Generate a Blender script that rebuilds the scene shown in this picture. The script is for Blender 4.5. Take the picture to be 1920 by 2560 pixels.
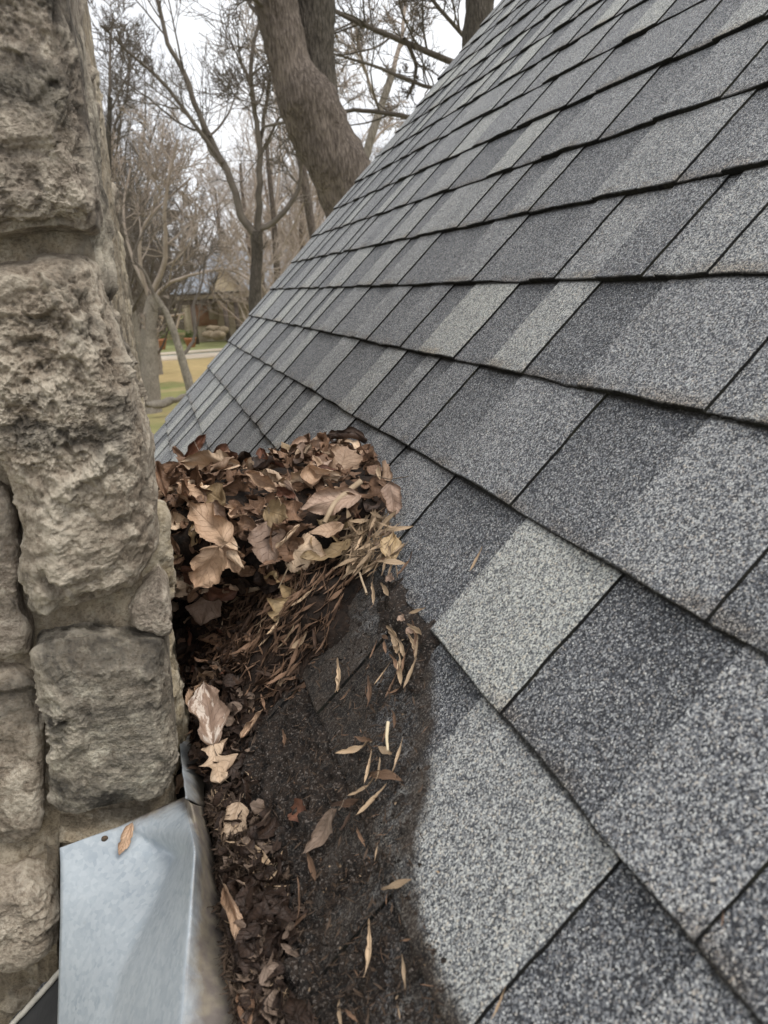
import bpy, math, random
import numpy as np
from mathutils import Matrix, Vector
from mathutils.bvhtree import BVHTree

for o in list(bpy.data.objects):
    bpy.data.objects.remove(o)
sc = bpy.context.scene
COL = sc.collection

# ------------------------------------------------------------------ camera
# world: X to the up-slope side of the roof, Y along the shingle courses, Z up; camera at the origin
FPX = 1923.0
R = np.array([[0.95689634, -0.1285092, 0.2604511],
              [-0.28606728, -0.26219958, 0.92163815],
              [-0.05014881, -0.95641872, -0.2876601]])      # camera axes (right, down, forward) -> world
cam_d = bpy.data.cameras.new('camera')
cam = bpy.data.objects.new('camera', cam_d); COL.objects.link(cam)
M = Matrix.Identity(4)
for i in range(3):
    M[i][0] = R[i, 0]; M[i][1] = -R[i, 1]; M[i][2] = -R[i, 2]
cam.matrix_world = M
cam_d.sensor_fit = 'HORIZONTAL'
cam_d.lens = 6.86
cam_d.sensor_width = 6.86 * 1920 / FPX
cam_d.sensor_height = cam_d.sensor_width * 4 / 3
cam_d.clip_start = 0.01; cam_d.clip_end = 1500
cam_d.dof.use_dof = True
cam_d.dof.focus_distance = 0.98
cam_d.dof.aperture_fstop = 2.8
sc.camera = cam

# ------------------------------------------------------------------ light
SUN_EL, SUN_AZ = 60.0, 138.0        # overcast: very soft sun, behind the camera
w = bpy.data.worlds.new('World'); sc.world = w; w.use_nodes = True
nt = w.node_tree; nt.nodes.clear()
out = nt.nodes.new('ShaderNodeOutputWorld'); bg = nt.nodes.new('ShaderNodeBackground')
sky = nt.nodes.new('ShaderNodeTexSky'); sky.sky_type = 'NISHITA'; sky.sun_disc = False
sky.sun_elevation = math.radians(SUN_EL); sky.sun_rotation = math.radians(SUN_AZ)
sky.dust_density = 4.0; sky.air_density = 1.2; sky.ozone_density = 1.0
hs = nt.nodes.new('ShaderNodeHueSaturation'); hs.inputs['Saturation'].default_value = 0.16
tc = nt.nodes.new('ShaderNodeTexCoord'); nz = nt.nodes.new('ShaderNodeTexNoise')
nz.inputs['Scale'].default_value = 3.0; nz.inputs['Detail'].default_value = 6
rp = nt.nodes.new('ShaderNodeValToRGB')
rp.color_ramp.elements[0].position = .3; rp.color_ramp.elements[0].color = (5.0, 5.15, 5.5, 1)
rp.color_ramp.elements[1].position = .72; rp.color_ramp.elements[1].color = (8.3, 8.4, 8.6, 1)
mx = nt.nodes.new('ShaderNodeMix'); mx.data_type = 'RGBA'; mx.inputs[0].default_value = 0.85   # cloud deck over the clear sky
nt.links.new(sky.outputs[0], hs.inputs['Color']); nt.links.new(tc.outputs['Generated'], nz.inputs['Vector'])
nt.links.new(nz.outputs['Fac'], rp.inputs[0])
nt.links.new(hs.outputs[0], mx.inputs[6]); nt.links.new(rp.outputs[0], mx.inputs[7])
nt.links.new(mx.outputs[2], bg.inputs[0]); bg.inputs[1].default_value = 0.13
nt.links.new(bg.outputs[0], out.inputs[0])
sl = bpy.data.lights.new('sun', 'SUN'); sl.energy = 1.5; sl.angle = math.radians(22); sl.color = (1, .96, .9)
so = bpy.data.objects.new('sun', sl); COL.objects.link(so)
az = math.radians(SUN_AZ); el = math.radians(SUN_EL)
sdir = Vector((math.sin(az) * math.cos(el), math.cos(az) * math.cos(el), math.sin(el)))
so.rotation_euler = sdir.to_track_quat('Z', 'Y').to_euler()
sc.view_settings.view_transform = 'Standard'; sc.view_settings.look = 'None'
sc.view_settings.exposure = 0.60; sc.view_settings.gamma = 1.0
sc.render.engine = 'CYCLES'
sc.cycles.max_bounces = 6; sc.cycles.diffuse_bounces = 3; sc.cycles.use_denoising = True

rng = np.random.default_rng(7)
rnd = random.Random(11)
PI = math.pi

# ------------------------------------------------------------------ geometry of the place
HC = 0.374                                   # camera to roof distance
N_IN = np.array([0.71803134, 0.0, -0.69601077])
N_OUT = -N_IN
D2 = np.array([0.69601077, 0.0, 0.71803134])  # up the slope
def ray(px, py): return R @ np.array([px - 960.0, py - 1280.0, FPX])
def at_Y(px, py, Y): r = ray(px, py); return r * Y / r[1]
def on_roof(px, py, lift=0.0): r = ray(px, py); return r * (HC - lift) / (N_IN @ r)
def roof_pt(Y, v, h=0.0): return N_IN * HC + np.array([0, Y, 0]) + D2 * v + N_OUT * h
def yv(px, py): P = on_roof(px, py); return P[1], float(P @ D2)

# ------------------------------------------------------------------ noise
_perm = np.random.default_rng(3).permutation(256); _perm = np.concatenate([_perm] * 3)
_g = np.random.default_rng(5).normal(size=(256, 3)); _g /= np.linalg.norm(_g, axis=1)[:, None]
def perlin(P):
    Pi = np.floor(P).astype(int); F = P - Pi; U = F * F * F * (F * (F * 6 - 15) + 10); Pi &= 255
    res = 0
    for dx in (0, 1):
        for dy in (0, 1):
            for dz in (0, 1):
                h = _perm[_perm[_perm[(Pi[:, 0] + dx) & 255] + ((Pi[:, 1] + dy) & 255)] + ((Pi[:, 2] + dz) & 255)]
                d = (_g[h] * (F - np.array([dx, dy, dz]))).sum(1)
                res = res + d * (U[:, 0] if dx else 1 - U[:, 0]) * (U[:, 1] if dy else 1 - U[:, 1]) * (U[:, 2] if dz else 1 - U[:, 2])
    return res * 1.6
def fbm(P, sc_, oct_=4, gain=.5, ridged=False):
    a = 1; s = 0; P = P * sc_ + 13.7
    for i in range(oct_):
        n = perlin(P)
        s = s + a * ((1 - 2 * np.abs(n)) if ridged else n)
        P = P * 2.03 + 5.1; a *= gain
    return s

def facets(P, size, seed, tilt=.5, off=.25):
    """chipped planes: every cell of a jittered lattice carries its own tilted plane"""
    W_ = P / size + perlin(P / size * .9 + seed)[:, None] * .45; base = np.floor(W_).astype(int); F = W_ - base
    best = np.full(len(P), 1e9); val = np.zeros(len(P)); sec = np.full(len(P), 1e9); val2 = np.zeros(len(P))
    for dx in (-1, 0, 1):
        for dy in (-1, 0, 1):
            for dz in (-1, 0, 1):
                c = base + np.array([dx, dy, dz]) + int(seed * 31); h = _perm[_perm[_perm[c[:, 0] & 255] + (c[:, 1] & 255)] + (c[:, 2] & 255)]
                j = _g[h] * .35 + .5; d = F - (j + np.array([dx, dy, dz])); r2 = (d * d).sum(1)
                v = (d * _g[(h * 7 + 3) & 255]).sum(1) * tilt + (_g[(h * 5 + 11) & 255][:, 0]) * off
                m = r2 < best; sec = np.where(m, best, np.minimum(sec, r2)); val2 = np.where(m, val, np.where(r2 <= sec, v, val2))
                val = np.where(m, v, val); best = np.where(m, r2, best)
    k = sstep(np.sqrt(sec) - np.sqrt(best), 0, .16)
    return (val * (.5 + .5 * k) + val2 * (.5 - .5 * k)) * size
def sstep(x, a, b): t = np.clip((x - a) / (b - a), 0, 1); return t * t * (3 - 2 * t)

# ------------------------------------------------------------------ mesh + object helpers
def add_mesh(name, V, F, mats=None, parent=None, smooth=True, mi=None, attrs=None, uv=None):
    me = bpy.data.meshes.new(name)
    V = np.asarray(V, dtype=np.float32)
    if isinstance(F, np.ndarray):
        nf, k = F.shape
        me.vertices.add(len(V)); me.vertices.foreach_set('co', V.ravel())
        me.loops.add(nf * k); me.polygons.add(nf)
        me.polygons.foreach_set('loop_start', np.arange(0, nf * k, k, dtype=np.int32))
        me.loops.foreach_set('vertex_index', F.astype(np.int32).ravel())
        me.update(calc_edges=True)
    else:
        me.from_pydata([tuple(v) for v in V], [], F)
    me.validate()
    if smooth: me.polygons.foreach_set('use_smooth', np.ones(len(me.polygons), dtype=bool))
    for m in (mats if isinstance(mats, (list, tuple)) else [mats] if mats else []): me.materials.append(m)
    if mi is not None: me.polygons.foreach_set('material_index', np.asarray(mi, dtype=np.int32))
    for k_, v_ in (attrs or {}).items():
        a = me.attributes.new(k_, 'FLOAT', 'POINT'); a.data.foreach_set('value', np.asarray(v_, dtype=np.float32))
    o = bpy.data.objects.new(name, me); COL.objects.link(o)
    if parent is not None: o.parent = parent
    return o
def tag(o, label=None, cat=None, group=None, kind=None):
    if label: o['label'] = label
    if cat: o['category'] = cat
    if group: o['group'] = group
    if kind: o['kind'] = kind
    return o
def empty(name, loc, label, cat, group=None):
    o = bpy.data.objects.new(name, None); COL.objects.link(o); o.location = loc; o.empty_display_size = .05
    return tag(o, label, cat, group)
def child(name, V, F, mats, root, **kw):          # V in world coordinates
    return add_mesh(name, np.asarray(V) - np.array(root.location), F, mats, root, **kw)
def grid_faces(nr, nc, off=0, wrap=False):
    i = np.arange(nr - 1)[:, None]; j = np.arange(nc if wrap else nc - 1)[None, :]
    a = i * nc + j; b = i * nc + (j + 1) % nc
    return (np.stack([a, b, b + nc, a + nc], -1).reshape(-1, 4) + off)
def box(x0, x1, y0, y1, z0, z1):
    V = [(x, y, z) for z in (z0, z1) for y in (y0, y1) for x in (x0, x1)]
    return np.array(V, float), np.array([(0, 2, 3, 1), (4, 5, 7, 6), (0, 1, 5, 4), (2, 6, 7, 3), (0, 4, 6, 2), (1, 3, 7, 5)])
def join(parts):
    Vs, Fs, n = [], [], 0
    for V, F in parts:
        Vs.append(V); Fs.append(F + n); n += len(V)
    return np.vstack(Vs), np.vstack(Fs)

# ------------------------------------------------------------------ materials
class NT:
    def __init__(s, name):
        s.m = bpy.data.materials.new(name); s.m.use_nodes = True; s.t = s.m.node_tree
        s.b = s.t.nodes['Principled BSDF']; s.out = s.t.nodes['Material Output']
        s.co = s.t.nodes.new('ShaderNodeTexCoord').outputs['Object']
    def n(s, typ, ins=None, **props):
        d = s.t.nodes.new(typ)
        for k, v in props.items(): setattr(d, k, v)
        for k, v in (ins or {}).items(): s.set(d.inputs[k], v)
        return d
    def set(s, sock, v):
        if isinstance(v, bpy.types.NodeSocket): s.t.links.new(v, sock)
        else: sock.default_value = v
    def noise(s, scale, detail=4, vec=None, rough=.55, dist=0):
        return s.n('ShaderNodeTexNoise', {'Vector': vec or s.co, 'Scale': scale, 'Detail': detail, 'Roughness': rough, 'Distortion': dist}).outputs['Fac']
    def ramp(s, fac, stops, interp='LINEAR'):
        d = s.n('ShaderNodeValToRGB', {0: fac}); e = d.color_ramp.elements; d.color_ramp.interpolation = interp
        while len(e) < len(stops): e.new(.5)
        for i, (p, c) in enumerate(stops):
            e[i].position = p; e[i].color = (c, c, c, 1) if isinstance(c, (int, float)) else (*c, 1)
        return d.outputs[0]
    def mix(s, f, a, b, mode='MIX'):
        d = s.n('ShaderNodeMix', data_type='RGBA', blend_type=mode)
        for i, v in ((0, f), (6, a), (7, b)):
            if isinstance(v, tuple): v = (*v, 1)
            s.set(d.inputs[i], v)
        return d.outputs[2]
    def math(s, op, a, b=0.0, c=None, clamp=False):
        d = s.n('ShaderNodeMath', operation=op, use_clamp=clamp); s.set(d.inputs[0], a); s.set(d.inputs[1], b)
        if c is not None: s.set(d.inputs[2], c)
        return d.outputs[0]
    def attr(s, name): return s.n('ShaderNodeAttribute', attribute_name=name).outputs['Fac']
    def map(s, sx, sy, sz, vec=None):
        return s.n('ShaderNodeMapping', {'Vector': vec or s.co, 'Scale': (sx, sy, sz)}).outputs[0]
    def bump(s, h, dist, strength=1.0, normal=None):
        ins = {'Height': h, 'Distance': dist, 'Strength': strength}
        if normal: ins['Normal'] = normal
        return s.n('ShaderNodeBump', ins).outputs[0]
    def fin(s, col, rough=.9, normal=None, spec=.3, **kw):
        s.set(s.b.inputs['Base Color'], (*col, 1) if isinstance(col, tuple) else col)
        s.set(s.b.inputs['Roughness'], rough); s.set(s.b.inputs['Specular IOR Level'], spec)
        if normal: s.set(s.b.inputs['Normal'], normal)
        for k, v in kw.items(): s.set(s.b.inputs[k], v)
        return s.m

def mat_granules():
    t = NT('asphalt granules')
    def vor(scale):
        v = t.n('ShaderNodeTexVoronoi', {'Vector': t.co, 'Scale': scale, 'Randomness': 1.0}, feature='F1')
        return v
    v1 = vor(720); v2 = vor(1250)
    c1 = t.n('ShaderNodeSeparateColor', {0: v1.outputs['Color']}); c2 = t.n('ShaderNodeSeparateColor', {0: v2.outputs['Color']})
    r = t.math('ADD', t.math('MULTIPLY', c1.outputs[0], .62), t.math('MULTIPLY', c2.outputs[1], .38))
    tone = t.attr('tone'); n1 = t.noise(55, 3); n2 = t.noise(9, 2)
    tn = t.math('ADD', tone, t.math('MULTIPLY', t.math('SUBTRACT', n1, .5), .30))
    tn = t.math('ADD', tn, t.math('MULTIPLY', t.math('SUBTRACT', n2, .5), .18))
    x = t.math('ADD', t.math('MULTIPLY', r, .86), t.math('MULTIPLY', t.math('SUBTRACT', tn, .5), .38))
    x = t.math('ADD', x, .055, clamp=True)
    col = t.ramp(x, [(0, (.012, .013, .016)), (.30, (.033, .035, .040)), (.43, (.092, .097, .108)), (.56, (.188, .194, .206)), (.70, (.36, .365, .36)), (1, (.66, .655, .62))])
    # light blends are a touch greenish-yellow, dark ones bluish
    col = t.mix(t.math('MULTIPLY', t.ramp(tone, [(.5, 0), (.85, 1)]), .35), col, t.mix(1.0, col, (.98, 1.0, .86), 'MULTIPLY'))
    hue = t.ramp(c1.outputs[2], [(.0, (1.12, 1.0, .88)), (.25, (1.0, 1.0, 1.0)), (.8, (1.0, 1.0, 1.0)), (1, (.96, .99, 1.03))]); col = t.mix(1.0, col, hue, 'MULTIPLY')
    spk = t.ramp(c2.outputs[2], [(.965, 0), (.98, .75)]); col = t.mix(spk, col, (.80, .80, .77))
    blk = t.ramp(t.noise(75, 3), [(.70, 0), (.74, .7)]); col = t.mix(blk, col, (.03, .03, .032))
    scf = t.ramp(t.noise(6.5, 7, rough=.75, dist=.6), [(.60, 0), (.68, .32)]); col = t.mix(scf, col, t.mix(1.0, col, (.62, .60, .57), 'MULTIPLY'))
    ed = t.attr('edge'); col = t.mix(t.ramp(t.math('ADD', ed, t.math('MULTIPLY', t.math('SUBTRACT', t.noise(160, 3), .5), .5)), [(.35, 0), (.75, .9)]), col, (.012, .011, .0095))  # darkens cut edges and the painted shadow line under each butt
    # soil stains washed over the courses
    d = t.attr('dirt'); nd = t.noise(38, 5, rough=.65)
    dd = t.math('MULTIPLY', t.ramp(t.math('ADD', d, t.math('MULTIPLY', t.math('SUBTRACT', nd, .5), 1.1)), [(.22, 0), (.80, 1)]), .95)
    soil = t.mix(t.ramp(r, [(.5, 0), (.95, 1)]), t.mix(t.ramp(t.noise(50, 4), [(.4, 0), (.6, 1)]), (.010, .0075, .006), (.030, .021, .015)), (.105, .088, .072))
    col = t.mix(dd, col, soil)
    st = t.ramp(t.noise(17, 6, rough=.7), [(.66, 0), (.76, .45)])
    gt = t.math('MULTIPLY', t.ramp(t.attr('rim'), [(.2, 0), (1, 1)]), t.ramp(t.noise(11, 5, rough=.7), [(.45, 0), (.6, .6)])); col = t.mix(gt, col, t.mix(1.0, col, (.72, .60, .48), 'MULTIPLY'))
    col = t.mix(st, col, t.mix(1.0, col, (.55, .48, .42), 'MULTIPLY'))
    h = t.math('SUBTRACT', t.math('MULTIPLY', c1.outputs[1], .7), t.math('MULTIPLY', v1.outputs['Distance'], 1.0))
    nrm = t.bump(h, .0009, .55)
    return t.fin(col, .85, nrm, .35)
def mat_shingle_edge():
    t = NT('asphalt shingle edge')
    n = t.noise(260, 4); m = t.noise(30, 3)
    col = t.mix(t.ramp(m, [(.45, 0), (.65, 1)]), (.006, .0058, .0055), (.016, .0155, .010))
    col = t.mix(t.ramp(n, [(.62, 0), (.72, 1)]), col, (.05, .047, .04))
    return t.fin(col, .95, t.bump(n, .002, .8))
def mat_stone(name, c0, c1, c2, dark=.5, seed=0.0, scale=1.0):
    t = NT(name)
    vec = t.n('ShaderNodeMapping', {'Vector': t.co, 'Location': (seed, seed * .7, seed * .3), 'Scale': (scale,) * 3}).outputs[0]
    a = t.noise(9, 6, vec, .6, .6); b = t.noise(34, 6, vec, .65); c = t.noise(190, 5, vec, .7); d = t.noise(5.5, 7, vec, .68, 1.1)
    mus = t.n('ShaderNodeTexVoronoi', {'Vector': vec, 'Scale': 300.0}).outputs['Distance']
    col = t.mix(t.ramp(a, [(.40, 0), (.60, 1)]), c0, c1)
    col = t.mix(t.ramp(b, [(.50, 0), (.62, .9)]), col, c2)
    col = t.mix(t.math('MULTIPLY', t.ramp(d, [(.50, 0), (.62, 1)]), dark), col, (.075, .066, .056))
    col = t.mix(t.math('MULTIPLY', t.ramp(t.math('ADD', t.math('MULTIPLY', d, .6), t.math('MULTIPLY', c, .4)), [(.5, 0), (.6, 1)]), dark * .8), col, (.05, .045, .038))
    col = t.mix(t.ramp(c, [(.38, .75), (.56, 0)]), col, t.mix(1.0, col, (.42, .39, .36), 'MULTIPLY'))
    # crevices carry dark grime and painted shade, ridges are paled as painted highlights
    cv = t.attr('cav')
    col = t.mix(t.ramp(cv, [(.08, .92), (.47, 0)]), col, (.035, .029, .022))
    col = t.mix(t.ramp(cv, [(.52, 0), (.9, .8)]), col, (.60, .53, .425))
    n1 = t.bump(b, .010, .4); n2 = t.bump(c, .0045, .9, n1); n3 = t.bump(t.noise(520, 3, vec, .7), .0014, .8, n2)
    return t.fin(col, .93, n3, .25)
def mat_simple(name, c0, c1, scale=20, rough=.9, bump=.002, bscale=None, stretch=(1, 1, 1), spec=.3, lo=.35, hi=.65, **kw):
    t = NT(name); vec = t.map(*stretch)
    a = t.noise(scale, 5, vec, .6)
    col = t.mix(t.ramp(a, [(lo, 0), (hi, 1)]), c0, c1)
    nb = t.noise(bscale or scale * 3, 5, vec, .65)
    return t.fin(col, rough, t.bump(nb, bump, .8), spec, **kw)
def mat_bark(name, c0, c1, scale=1.0):
    t = NT(name); vec = t.map(48 * scale, 48 * scale, 11 * scale)
    a = t.noise(1.0, 6, vec, .65, .8); b = t.noise(3 * scale, 3)
    v = t.n('ShaderNodeTexVoronoi', {'Vector': t.map(60 * scale, 60 * scale, 13 * scale), 'Scale': 1.0}).outputs['Distance']
    col = t.mix(t.ramp(a, [(.38, 0), (.62, 1)]), c0, c1)
    col = t.mix(t.ramp(b, [(.5, 0), (.7, .5)]), col, tuple(x * 1.35 for x in c1))
    col = t.mix(t.ramp(v, [(.45, 0), (.8, .55)]), col, tuple(x * .45 for x in c0))
    return t.fin(col, .95, t.bump(t.math('ADD', a, v), .02, .8), .2)
def mat_leaf(name, c0, c1, c2, veins=8.0, wet=0.0, white=0.0):
    t = NT(name)
    u = t.attr('lu'); v = t.attr('lv'); av = t.math('ABSOLUTE', v)
    u_, v_ = u, v; wob = t.noise(3.5, 2, t.n('ShaderNodeCombineXYZ', {0: u, 1: v}).outputs[0]); u = t.math('ADD', u, t.math('MULTIPLY', t.math('SUBTRACT', wob, .5), .12))
    ph = t.math('FRACT', t.math('SUBTRACT', t.math('MULTIPLY', u, veins), t.math('MULTIPLY', av, 1.9)))
    vein = t.ramp(t.math('ABSOLUTE', t.math('SUBTRACT', ph, .5)), [(.0, 1), (.10, 0)])
    mid = t.ramp(av, [(.0, 1), (.07, 0)])
    vv = t.math('MAXIMUM', vein, mid)
    oi = t.n('ShaderNodeObjectInfo').outputs['Random']
    vec = t.n('ShaderNodeCombineXYZ', {0: u, 1: v, 2: t.math('MULTIPLY', oi, 37.0)}).outputs[0]
    a = t.noise(2.2, 5, vec, .65); b = t.noise(9.0, 5, vec, .7)
    col = t.mix(t.ramp(a, [(.35, 0), (.65, 1)]), c0, c1)
    col = t.mix(t.ramp(b, [(.55, 0), (.75, .7)]), col, c2)
    col = t.mix(t.math('MULTIPLY', t.ramp(t.math('ABSOLUTE', v), [(.6, 0), (1.0, 1)]), .35), col, c2)
    col = t.mix(t.math('MULTIPLY', vv, .34), col, tuple(x * .55 for x in c0))
    if white: col = t.mix(t.ramp(t.noise(2.6, 5, vec, .65), [(.53, 0), (.57, white)]), col, (.62, .56, .5))
    col = t.mix(1.0, col, t.ramp(oi, [(0, (.62, .60, .58)), (.5, (.95, .93, .9)), (1, (1.2, 1.17, 1.12))]), 'MULTIPLY')
    spots = t.ramp(t.noise(30, 2, vec), [(.70, 0), (.74, .8)])
    col = t.mix(spots, col, (.03, .02, .012))
    nrm = t.bump(t.math('ADD', t.math('MULTIPLY', vv, -.6), t.math('MULTIPLY', b, .8)), .0008, .9)
    return t.fin(col, .55 if not wet else .35, nrm, .35)

M_GRAN = mat_granules(); M_EDGE = mat_shingle_edge()
M_ST = [mat_stone('warm grey limestone', (.31, .255, .195), (.44, .375, .295), (.58, .51, .41), .74, 0.0),
        mat_stone('brown grey limestone', (.27, .225, .18), (.39, .335, .27), (.54, .475, .385), .78, 3.1),
        mat_stone('dark weathered limestone', (.25, .215, .17), (.38, .34, .27), (.56, .51, .41), .92, 7.7),
        mat_stone('yellowish limestone', (.50, .415, .28), (.62, .53, .38), (.68, .61, .47), .28, 5.2)]  # yellowish stone, colour lifted so the roof-side face looks better lit
M_MORTAR = mat_stone('sandy mortar', (.40, .325, .225), (.49, .41, .30), (.53, .46, .35), .38, 9.4, 1.6)
LEAF = {
 'tan': mat_leaf('dry tan leaf', (.36, .24, .16), (.52, .37, .26), (.22, .13, .08)),
 'pale': mat_leaf('pale tan leaf', (.54, .40, .28), (.68, .53, .39), (.34, .22, .14)),
 'brown': mat_leaf('brown leaf', (.15, .085, .052), (.28, .17, .108), (.075, .04, .024)),
 'red': mat_leaf('red brown leaf', (.10, .044, .028), (.17, .075, .045), (.05, .022, .014)),
 'mauve': mat_leaf('greyish pink leaf', (.30, .205, .155), (.43, .315, .245), (.16, .10, .07)),
 'yellow': mat_leaf('yellowish tan leaf', (.35, .25, .135), (.47, .355, .215), (.24, .145, .075)),
 'taupe': mat_leaf('grey brown leaf', (.16, .115, .085), (.27, .20, .155), (.08, .05, .038)),
 'white': mat_leaf('whitish patched leaf', (.19, .13, .10), (.27, .195, .15), (.11, .07, .05), white=.6),
 'dark': mat_leaf('dark rotted leaf', (.030, .018, .012), (.065, .038, .026), (.018, .010, .007)),
}
def mat_seed(name, c0, c1):
    t = NT(name); u = t.attr('lu'); v = t.attr('lv'); oi = t.n('ShaderNodeObjectInfo').outputs['Random']
    vec = t.n('ShaderNodeCombineXYZ', {0: t.math('MULTIPLY', u, 1.2), 1: t.math('MULTIPLY', v, 3.5), 2: t.math('MULTIPLY', oi, 37.0)}).outputs[0]
    a = t.noise(3.0, 4, vec, .7)
    col = t.mix(t.ramp(a, [(.35, 0), (.65, 1)]), c0, c1)
    col = t.mix(t.ramp(u, [(.0, .8), (.35, 0)]), col, tuple(x * .45 for x in c0))
    col = t.mix(t.ramp(t.noise(14, 2, vec), [(.68, 0), (.72, .8)]), col, (.03, .02, .012))
    col = t.mix(1.0, col, t.ramp(oi, [(0, .65), (.5, .95), (1, 1.2)]), 'MULTIPLY')
    return t.fin(col, .6, t.bump(a, .0006, .8), .3)
SEED = {'tan': mat_seed('dry seed', (.36, .245, .15), (.52, .39, .26)), 'brown': mat_seed('brown seed', (.15, .085, .05), (.25, .155, .10)),
        'fibre': mat_seed('fine fibre', (.055, .036, .024), (.135, .09, .06)), 'dark': mat_seed('dark wet seed', (.042, .024, .016), (.095, .055, .035))}
def mat_soil():
    t = NT('black leaf mould'); a = t.noise(120, 6, rough=.75); v = t.n('ShaderNodeTexVoronoi', {'Vector': t.co, 'Scale': 640.0}); r = t.n('ShaderNodeSeparateColor', {0: v.outputs['Color']}).outputs[0]
    col = t.mix(t.ramp(a, [(.4, 0), (.65, 1)]), (.0065, .0048, .0038), (.042, .027, .018)); col = t.mix(t.ramp(r, [(.80, 0), (.97, 1)]), col, (.13, .11, .095))
    return t.fin(col, .9, t.bump(t.math('ADD', a, t.math('MULTIPLY', v.outputs['Distance'], -.5)), .003, 1.0), .4)
M_SOIL = mat_soil()
M_LITTER = mat_simple('rotting leaf litter', (.008, .0055, .004), (.030, .018, .012), 60, .95, .006, 160)
M_TWIG = mat_simple('dry twig', (.11, .08, .055), (.26, .2, .15), 60, .8, .001)

def mat_metal():
    t = NT('weathered galvanised steel')
    a = t.noise(16, 6, rough=.6, dist=.5); b = t.noise(95, 4, rough=.6); sp = t.n('ShaderNodeTexVoronoi', {'Vector': t.co, 'Scale': 210.0})
    s = t.n('ShaderNodeSeparateColor', {0: sp.outputs['Color']}).outputs[0]
    col = t.mix(t.ramp(a, [(.35, 0), (.68, 1)]), (.27, .31, .345), (.37, .41, .44))
    col = t.mix(t.math('MULTIPLY', s, .45), col, (.48, .51, .53))
    col = t.mix(t.ramp(b, [(.62, 0), (.72, .35)]), col, (.33, .35, .35))
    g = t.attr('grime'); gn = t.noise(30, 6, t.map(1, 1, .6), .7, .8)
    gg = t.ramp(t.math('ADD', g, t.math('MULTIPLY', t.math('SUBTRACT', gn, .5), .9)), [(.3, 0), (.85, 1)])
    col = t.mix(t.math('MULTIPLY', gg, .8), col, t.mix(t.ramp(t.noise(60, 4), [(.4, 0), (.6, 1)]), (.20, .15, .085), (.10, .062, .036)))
    return t.fin(col, t.ramp(b, [(.3, .55), (.7, .72)]), t.bump(b, .0006, .5), .4, Metallic=.12)
M_METAL = mat_metal()

# ------------------------------------------------------------------ shingled roof
VK = {-1: -.981, 0: -.5941, 1: -.207, 2: .1668, 3: .5485, 4: .932, 5: 1.318, 6: 1.695, 7: 2.0898, 8: 2.475, 9: 2.83, 10: 3.195}
for k in range(11, 20): VK[k] = 3.195 + (k - 10) * .3823
for k in range(-2, -6, -1): VK[k] = -.981 + (k + 1) * .3823
VK = {k: v * HC for k, v in VK.items()}
Y_FAR, Y_NEAR = 3.42, -0.9
VALLEY_X = -0.035
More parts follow.
